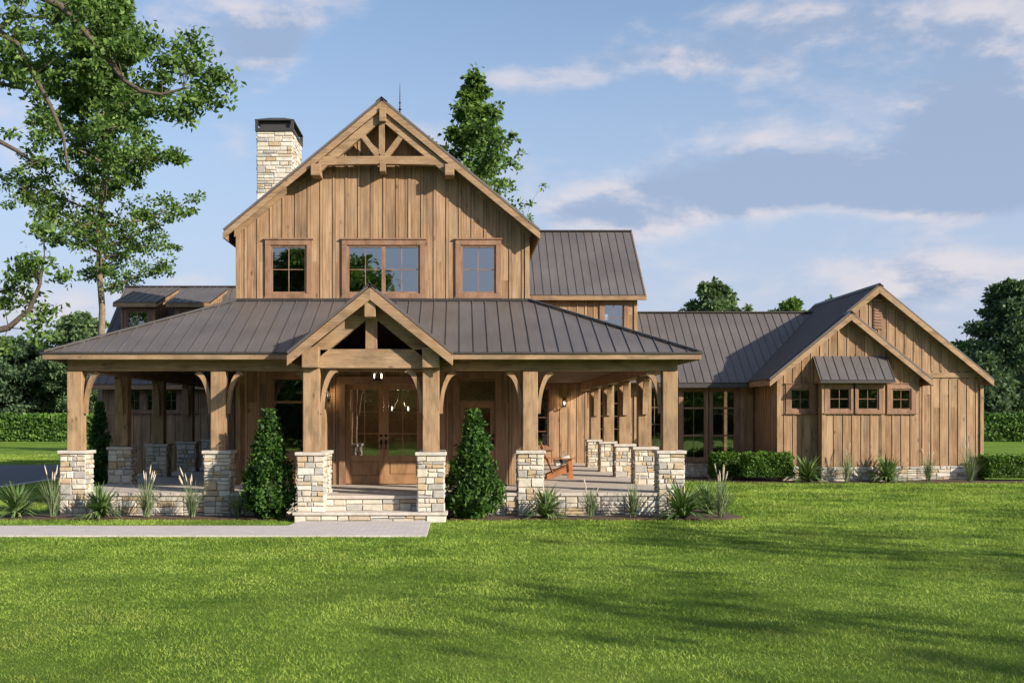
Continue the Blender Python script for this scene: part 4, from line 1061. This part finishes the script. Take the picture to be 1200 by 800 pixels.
for i, pa in enumerate(paths):
    w3 = [P(px, py, od - 1.5 + .5 * i) - loc for px, py in pa]
    w3[0] = Vector((rr.uniform(0, .4), 0, w3[0].z - .5)); nn_ = len(w3)
    bm_.tube(w3, [.12 * (1 - .80 * j / (nn_ - 1)) + .008 for j in range(nn_)], 6, False)
    if i in (1,): rg = range(1, 3)
    elif i == 0: rg = range(2, 10)
    elif i == 3: rg = []
    else: rg = range(2, nn_)
    for j in rg:
        for _ in range(2 if i == 0 else 3):
            e_ = w3[j] + Vector((rr.uniform(-.5, 1.0), rr.uniform(-.6, .6), rr.uniform(-.7, .8))) * 1.0
            bm_.tube([w3[j], (w3[j] + e_) / 2 + Vector((0, 0, .08)), e_], [.018, .012, .005], 4, False); tips.append(e_)
for (px, py) in ((225, 45), (205, 60), (178, 48), (190, 75), (232, 60), (215, 72), (165, 38), (250, 85), (262, 95), (240, 110), (255, 120), (228, 122), (215, 138), (178, 130), (120, 30), (135, 8), (95, 20), (60, 15), (20, 20), (45, 45), (10, 70), (30, 95), (150, 25), (238, 98)):
    e_ = P(px, py, od - 1.3) - loc; tips.append(e_)
    near = min((P(*q_, od - 1.5) - loc for q_ in paths[0]), key=lambda v_: (v_ - e_).length)
    bm_.tube([near, near.lerp(e_, .5) + Vector((0, 0, -.06)), e_], [.016, .010, .004], 4, False)
bm_.build('limbs', m_bark2, ot, smooth=True, fix=False)
T = np.array([list(p) for p in tips]); nr = np.random.default_rng(4); nl = 7500
idx = nr.integers(0, len(T), nl); off = nr.normal(size=(nl, 3)) * np.array([.22, .24, .12])
leaves_mesh('crown', T[idx] + off, .10, m_leaf, ot, 1.9, seed=9)

# trees beyond the garden
FG = 'trees beyond the garden'
def far_tree(label, px, d, top_py, r_px, z0, mat, seed, n=9000, leaf=.4, **k):
    leaf *= .60 * max(1, d / 105); n = int(n * 1.9); k['clump'] = k.get('clump', 1.3) * .58 * max(1, d / 100)
    s_ = F / d; h = (492 - top_py) / s_ + EYE
    return tree('background_tree', label, 'tree', (X(px, d), d, 0), h, r_px / s_, z0, mat, m_bark2, seed, leaf, n, .2, 40, clump=k.pop('clump', 1.3), group=FG, **k)
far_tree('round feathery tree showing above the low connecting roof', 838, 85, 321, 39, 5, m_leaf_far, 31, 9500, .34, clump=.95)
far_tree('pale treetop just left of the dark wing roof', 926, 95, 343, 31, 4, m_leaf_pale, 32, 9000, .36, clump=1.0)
far_tree('small treetop peeping over the dark ridge', 972, 100, 338, 16, 6, m_leaf_pale, 33, 3000, .3, clump=.6)
far_tree('tall dark tree at the right edge of the picture', 1182, 122, 322, 50, 3.2, m_leaf_dark, 34, 15000, .40, clump=1.35)
far_tree('dark tree filling the corner beyond the tall right-edge tree', 1235, 128, 345, 60, 2, m_leaf_dark, 35, 12000, .5)
far_tree('low pale tree between the wing gable and the right-edge tree', 1135, 124, 398, 34, 1.5, m_leaf_pale, 36, 6000, .45)
far_tree('low dark tree close behind the right hedge', 1150, 120, 420, 40, 1, m_leaf_dark, 41, 7000, .5)
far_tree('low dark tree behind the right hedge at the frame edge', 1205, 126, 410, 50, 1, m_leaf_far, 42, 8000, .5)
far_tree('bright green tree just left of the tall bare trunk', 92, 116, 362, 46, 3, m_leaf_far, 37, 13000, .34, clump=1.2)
far_tree('dark tree at the left edge of the picture', 15, 118, 396, 50, 1.5, m_leaf_dark, 38, 13000, .42)
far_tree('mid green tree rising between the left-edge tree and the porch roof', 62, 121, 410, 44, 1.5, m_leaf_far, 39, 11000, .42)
far_tree('dark tree right behind the far porch corner', 108, 124, 420, 40, 1.5, m_leaf_dark, 40, 9000, .42)
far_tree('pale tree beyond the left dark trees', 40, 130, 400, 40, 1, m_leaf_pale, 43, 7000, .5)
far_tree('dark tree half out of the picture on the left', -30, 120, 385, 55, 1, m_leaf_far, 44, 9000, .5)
far_tree('dark low tree filling in behind the porch posts', 150, 122, 425, 45, 1, m_leaf_dark, 45, 7000, .5)

# trees of the neighbouring gardens behind the viewer: they shade the lawn and mirror in the windows
def near_tree(x_, y_, h, cr, seed, label, n=9000, mat=None, leaf=.3, clump=1.2, z0=3):
    return tree('garden_tree', label, 'tree', (x_, y_, 0), h, cr, z0, mat or m_leaf, m_bark2, seed, leaf, n, .25, 26, clump=clump, group='trees behind the viewer')
near_tree(25.0, 4.0, 12, 4.2, 61, 'thin open crowned tree outside the right edge shading the near lawn', 270, leaf=.30, clump=1.5, z0=6)
near_tree(36.0, 4.5, 12.5, 4.4, 62, 'thin open crowned tree further out on the right shading the lawn', 330, leaf=.30, clump=1.5, z0=6)
near_tree(22.0, -2.5, 11.5, 4.6, 66, 'thin crowned tree behind and to the right of the viewer', 150, leaf=.30, clump=1.6, z0=6)
near_tree(31.0, 10.5, 10.0, 3.4, 65, 'slim open tree outside the picture to the right of the lawn', 420, leaf=.30, clump=1.4, z0=5)
src = near_tree(-24, -34, 17, 8, 64, 'broad tree mirrored in the left upper window', 34000, m_leaf, .24, 1.3, 2)
mir = [(-12, -40, .95, 'tree mirrored in the middle window'), (-38, -38, 1.1, 'tall tree behind the viewer on the far left')]
words = ['outermost left', 'beside the road', 'left of the path line', 'behind the path end', 'facing the left conical shrub', 'facing the double door', 'facing the right conical shrub', 'facing the side porch', 'facing the tall window pair', 'facing the wing corner', 'facing the bay windows', 'facing the large gable', 'outermost right']
for i, wd_ in enumerate(words): mir.append((-50 + i * 8.3 + (i % 3) * 1.1, -47 - (i % 2) * 4, .60 + .07 * ((i * 7) % 3), 'low tree of the row behind the viewer, ' + wd_))
for i, (x_, y_, s_, lb) in enumerate(mir):
    c = copy_tree(src); c.location = (x_, y_, 0); c.scale = (s_ * 1.2, s_, s_); c.rotation_euler = (0, 0, i * 1.3); c['label'] = lb

def hedge_box(name, label, x0, x1, y0, y1, z0, z1, mat, leaf, n, seed, group, rough=.05):
    t = thing(name, label, 'hedge', ((x0 + x1) / 2, (y0 + y1) / 2, 0), group); r = np.random.default_rng(seed)
    hx, hy = (x1 - x0) / 2, (y1 - y0) / 2; hz = z1 - z0
    m = MB(); e = leaf * .6; m.box(-hx + e, hx - e, -hy + e, hy - e, z0 + e * .3, z1 - e); m.build('branch_mass', m_hcore, t)
    A = np.array([2 * hx * hz, 2 * hx * hz * .3, 2 * hy * hz, 2 * hy * hz, 4 * hx * hy]); f = r.choice(5, n, p=A / A.sum()); u, v = r.uniform(-1, 1, n), r.uniform(0, 1, n)
    Pn = np.zeros((n, 3)); O_ = np.zeros((n, 3))
    for k_, (ax, sg) in enumerate((('y', -1), ('y', 1), ('x', -1), ('x', 1), ('z', 1))):
        q = f == k_
        if ax == 'y': Pn[q] = np.stack([u[q] * hx, np.full(q.sum(), sg * hy), z0 + v[q] * hz], 1); O_[q, 1] = sg
        elif ax == 'x': Pn[q] = np.stack([np.full(q.sum(), sg * hx), u[q] * hy, z0 + v[q] * hz], 1); O_[q, 0] = sg
        else: Pn[q] = np.stack([u[q] * hx, (v[q] * 2 - 1) * hy, np.full(q.sum(), z1)], 1); O_[q, 2] = 1
    w_ = np.sin(Pn[:, 0] * 5 / max(.3, hz) + seed) * np.sin(Pn[:, 2] * 6 / max(.3, hz) + Pn[:, 1] * 4)
    Pn += O_ * (r.normal(0, rough, n) + w_ * rough * .9 - leaf * .2)[:, None]
    Pn[:, 2] = np.maximum(Pn[:, 2], z0 + .02)
    leaves_mesh('foliage', Pn, leaf, mat, t, 1.4, seed=seed, out=O_ * .8)
    return t
m_hcore = plain('inner hedge twigs', (0.03, 0.055, 0.014), 1.0, 6, .4, bump=0)
HG = 'clipped box hedges at the right wing'
hedge_box('box_hedge', 'clipped box hedge in the recess, left one of the touching pair', X(836, 40), X(878, 40), 39.6, 40.5, .12, Z(533.5, 39.6), m_box, .065, 6500, 1, HG)
hedge_box('box_hedge', 'clipped box hedge at the wing corner, right one of the touching pair', X(875.5, 38.3), X(928, 38.3), 38.3, 39.0, .18, Z(534, 38.3), m_box, .065, 8000, 2, HG)
hedge_box('box_hedge', 'clipped box hedge at the right edge of the picture', X(1159, 38.8), X(1230, 38.8), 38.8, 39.7, .12, Z(537, 38.8), m_box, .065, 8500, 3, HG)
for i, xx in enumerate((9.15, 9.85, 10.5, 11.0)): pass
BG = 'tall hedges along the garden edge'
hedge_box('boundary_hedge', 'long tall hedge far behind the road on the left', -75, -33.5, 111, 113.5, 0, 2.42, m_hedge, .28, 26000, 4, BG, .12)
hedge_box('boundary_hedge', 'long tall hedge far behind the right wing', 38, 80, 111, 113.5, 0, 2.45, m_hedge, .28, 20000, 5, BG, .12)

hedge_box('boundary_hedge', 'tall hedge behind the viewer mirrored in the low windows', -75, 75, -60, -57, 0, 7.5, m_hedge, .5, 22000, 6, BG, .2)

def conical(name, label, x_, y_, h, rad, seed, n=13000, leaf=.048, group=None):
    t = thing(name, label, 'shrub', (x_, y_, 0), group); r = np.random.default_rng(seed)
    prof = lambda f: rad * np.clip(np.minimum((f / .16) ** .6 if np.isscalar(f) else (np.maximum(f, 1e-4) / .16) ** .6, 1) * (1 - f) ** .90 * 1.16, 0, None)
    m = MB(); pts = [(0, 0, .0), (0, 0, .25)]; m.tube(pts, [.045, .04], 7); m.build('stem', m_bark2, t)
    core = MB(); hs = [i / 12 for i in range(13)]; core.tube([(0, 0, .1 + (h - .12) * f) for f in hs], [max(.01, float(prof(f)) * .66) for f in hs], 14); core.build('branch_mass', m_hcore, t, smooth=True)
    nc = 260; cf = r.uniform(0, 1, nc) ** 1.25; ca = r.uniform(0, 2 * np.pi, nc); cr = prof(cf) * r.uniform(.62, 1.18, nc)
    C = np.stack([cr * np.cos(ca), cr * np.sin(ca), .1 + (h - .1) * cf], 1); idx = r.integers(0, nc, n)
    off = r.normal(size=(n, 3)) * np.array([.048, .048, .075]) * (rad / .55)
    Pn = C[idx] + off; Pn[:, 2] = np.clip(Pn[:, 2], .06, h)
    o_ = C[idx] * np.array([1, 1, 0]); o_ /= (np.linalg.norm(o_, axis=1)[:, None] + 1e-6); o_[:, 2] += 1.0
    leaves_mesh('foliage', Pn, leaf, m_conif, t, 1.9, seed=seed, out=o_)
    return t
CG = 'conical evergreen shrubs'
conical('conical_shrub', 'conical evergreen shrub in front of the porch left of the steps', X(316, 24.15), 24.15, 2.28, .56, 71, group=CG)
conical('conical_shrub', 'conical evergreen shrub in front of the porch right of the steps', X(556, 24.15), 24.15, 2.28, .56, 72, group=CG)
conical('conical_shrub', 'dark conical shrub seen between the two leftmost porch piers', X(117, 34.5), 34.5, 2.6, .46, 73, 9000, group=CG)

def blade_pts(m, base, ang, ln, lean, w_, curve, n=5, zmin=.0):
    """one arching strap leaf"""
    D = Vector((math.cos(ang), math.sin(ang), 0)); S = Vector((-D.y, D.x, 0)); p = Vector(base); el = math.pi / 2 - lean
    pts = [p.copy()]
    for i in range(n):
        p = p + (D * math.cos(el) + Vector((0, 0, 1)) * math.sin(el)) * (ln / n); el -= curve / n; p.z = max(p.z, zmin + .02); pts.append(p.copy())
    k0 = len(m.v)
    for i, q in enumerate(pts):
        ww = w_ / 2 * (1 - (i / n) ** 2.2) * (0.6 + .4 * min(1, i / 1.5)) + .0006
        m.v.append(tuple(q - S * ww)); m.v.append(tuple(q + S * ww))
    for i in range(n): m.f.append((k0 + 2 * i, k0 + 2 * i + 1, k0 + 2 * i + 3, k0 + 2 * i + 2))
def yucca(label, x_, y_, h, seed, n=140):
    r = random.Random(seed); m = MB()
    for i in range(n):
        f = r.random(); blade_pts(m, (r.uniform(-.05, .05), r.uniform(-.05, .05), .02), r.uniform(0, 6.283), h * r.uniform(.75, 1.15), .08 + 1.05 * f, .055 * h / .6, .5 + 1.1 * f)
    h_ = h; t = thing('strap_leaf_plant', label, 'plant', (x_, y_, .02), 'strap leaf plants along the walls'); m.build('leaves', m_yucca, t, fix=False); return t
def fountain(label, x_, y_, h, seed, n=120, plumes=6):
    r = random.Random(seed); t = thing('fountain_grass', label, 'plant', (x_, y_, .02), 'plumed grasses along the walls'); m = MB()
    for i in range(n):
        f = r.random() ** 1.3; blade_pts(m, (r.uniform(-.06, .06), r.uniform(-.06, .06), .02), r.uniform(0, 6.283), h * r.uniform(.55, .95), .03 + .45 * f, .014, .2 + .9 * f)
    m.build('blades', m_fgrass, t, fix=False)
    for i in range(plumes):
        a = r.uniform(0, 6.283); l = r.uniform(.05, .30); hh = h * r.uniform(.85, 1.12); D = Vector((math.cos(a) * l, math.sin(a) * l, 0))
        st_ = MB(); tipz = hh; p0 = Vector((0, 0, .02)); p1 = D * .45 + Vector((0, 0, hh * .6)); p2 = D * .8 + Vector((0, 0, hh * .84)); p3 = D * 1.02 + Vector((0, 0, hh * .97)); p4 = D * 1.12 + Vector((0, 0, hh * 1.03))
        st_.tube([p0, p1, p2], [.003, .003, .003], 4); so = st_.build('stalk', m_fgrass, t, fix=False)
        pm = MB(); pm.tube([p2, p2.lerp(p3, .4), p3, p4], [.005, .013, .011, .003], 7)
        for j in range(70):
            q = p2.lerp(p4, r.random()); v_ = Vector((r.uniform(-1, 1), r.uniform(-1, 1), r.uniform(.3, 1.4))).normalized() * r.uniform(.02, .038); S = v_.cross(Vector((0.3, .2, .9))).normalized() * .002
            pm.quad(q - S, q + S, q + v_)
        po = pm.build('plume', m_plume, so, fix=False)
    return t
yd = 24.3
for (px, y_, h, lb) in ((20, 24.45, .72, 'spiky strap leaf plant at the left edge of the bed'), (118, 24.25, .74, 'spiky strap leaf plant right of the left corner pier'), (640, 24.2, .70, 'spiky strap leaf plant below the porch chair'),
                        (800, 24.05, .88, 'biggest spiky strap leaf plant below the right corner pier'), (828, 25.4, .72, 'strap leaf plant tucked behind the biggest one'),
                        (947, 38.15, .98, 'strap leaf plant below the small square window left of the bay'), (1040, 38.1, .98, 'strap leaf plant at the right end of the bay')):
    yucca(lb, X(px, y_), y_, h, int(px))
for (px, y_, h, lb, pn) in ((62, 24.35, .98, 'plumed grass in front of the left corner pier', 7), (172, 24.3, .98, 'plumed grass second right of the left corner pier', 6), (225, 24.3, .92, 'plumed grass at the second front pier', 6),
                            (278, 24.35, .72, 'short grass clump touching the left conical shrub', 2), (692, 24.25, .72, 'small plumed grass below the right porch floor', 4), (742, 24.3, .88, 'wide plumed grass left of the biggest strap leaf plant', 4),
                            (845, 24.3, 1.02, 'plumed grass with pale heads at the right end of the porch bed', 8), (834, 40.6, .9, 'grass clump under the tall window pair', 3),
                            (993, 38.2, 1.15, 'plumed grass below the bay window pair', 4), (1088, 38.3, 1.15, 'plumed grass just right of the small gable wall', 4), (1137, 38.3, 1.45, 'tall plumed grass near the right end of the wing', 5)):
    fountain(lb, X(px, y_), y_, h, int(px) + 1, plumes=pn)
for (px, y_, h, lb) in ((191, 38.6, .6, 'low leafy clump between the second and third left piers'), (217, 40.8, .5, 'low leafy clump between the third and fourth left piers')):
    yucca(lb, -9.15, y_ - 2.5 if px < 200 else y_ - 1.6, h, int(px), 60)

# ------------------------------------------------------------------ lawn blades
def lawn(n=900000, d0=7.5, d1=70.0):
    r = np.random.default_rng(3)
    # distance drawn so that near ground carries more, finer blades
    pw = 0.62; u = r.uniform(0, 1, n); d = (d0 ** pw + u * (d1 ** pw - d0 ** pw)) ** (1 / pw)
    lo = -.46 * d - 1.5; hi = .56 * d + 1.5; x = lo + (hi - lo) * r.uniform(0, 1, n); y = d
    bad = ((x < -14.0) & (y > 8) & (y < 54)) | ((y > 20.45) & (y < 22.43) & (x < -.57)) | ((x > -3.4) & (x < -.57) & (y > 20.45) & (y < 23.5))
    bad |= (x > -9.75) & (x < -3.4) & (y > 24.02) & (y < 42) | (x > -3.5) & (x < -.1) & (y > 23.35) & (y < 42) | (x > -.3) & (x < 5.75) & (y > 23.98) & (y < 26.4) & ~((x > 5.3) & (y < 24.2)) | (x > -9) & (x < 5) & (y > 26) & (y < 42)
    bad |= (x > 7.7) & (x < 21.4) & (y > 38.0) & (y < 47) & ~((x < 9.5) & (y < 39.0)) | (x > -13.3) & (x < 18) & (y > 41.8) & (y < 52)
    x, y, d = x[~bad], y[~bad], d[~bad]; n = len(x)
    def vnoise(sc_, seed):
        g = np.random.default_rng(seed).uniform(0, 1, (256, 256)); a_, b_ = (x / sc_) % 256, (y / sc_) % 256
        i, j = a_.astype(int), b_.astype(int); fa, fb = a_ - i, b_ - j; fa = fa * fa * (3 - 2 * fa); fb = fb * fb * (3 - 2 * fb); i2, j2 = (i + 1) % 256, (j + 1) % 256; i %= 256; j %= 256
        return (g[i, j] * (1 - fa) + g[i2, j] * fa) * (1 - fb) + (g[i, j2] * (1 - fa) + g[i2, j2] * fa) * fb
    clumpy = .40 * vnoise(.09, 1) + .35 * vnoise(.27, 2) + .35 * vnoise(.9, 4)
    h = r.uniform(.012, .030, n) * (.35 + 1.5 * clumpy ** 1.3) * np.clip(d / 14, 1, 2.2) ** .7
    rare = (r.uniform(0, 1, n) < .006); h[rare] *= 2.1
    wd = .0032 * np.clip(d / 9, 1, 8) ** .95
    a = r.uniform(0, np.pi, n); la = r.uniform(0, 2 * np.pi, n); ll = h * r.uniform(.2, 1.5, n)
    cx_, sx_ = np.cos(a) * wd, np.sin(a) * wd
    V = np.empty((n, 3, 3), np.float32)
    V[:, 0] = np.stack([x - cx_, y - sx_, np.full(n, -.001)], 1); V[:, 1] = np.stack([x + cx_, y + sx_, np.full(n, -.001)], 1)
    V[:, 2] = np.stack([x + np.cos(la) * ll, y + np.sin(la) * ll, h], 1)
    me = bpy.data.meshes.new('grass'); me.vertices.add(3 * n); me.vertices.foreach_set('co', V.ravel())
    me.loops.add(3 * n); me.loops.foreach_set('vertex_index', np.arange(3 * n, dtype=np.int32))
    me.polygons.add(n); me.polygons.foreach_set('loop_start', np.arange(0, 3 * n, 3, dtype=np.int32))
    me.update(calc_edges=True); me.materials.append(m_blade)
    o = bpy.data.objects.new('grass', me); COL.objects.link(o)
    tag(o, 'short bright green mown lawn grass around the house', 'grass', kind='stuff')
lawn()
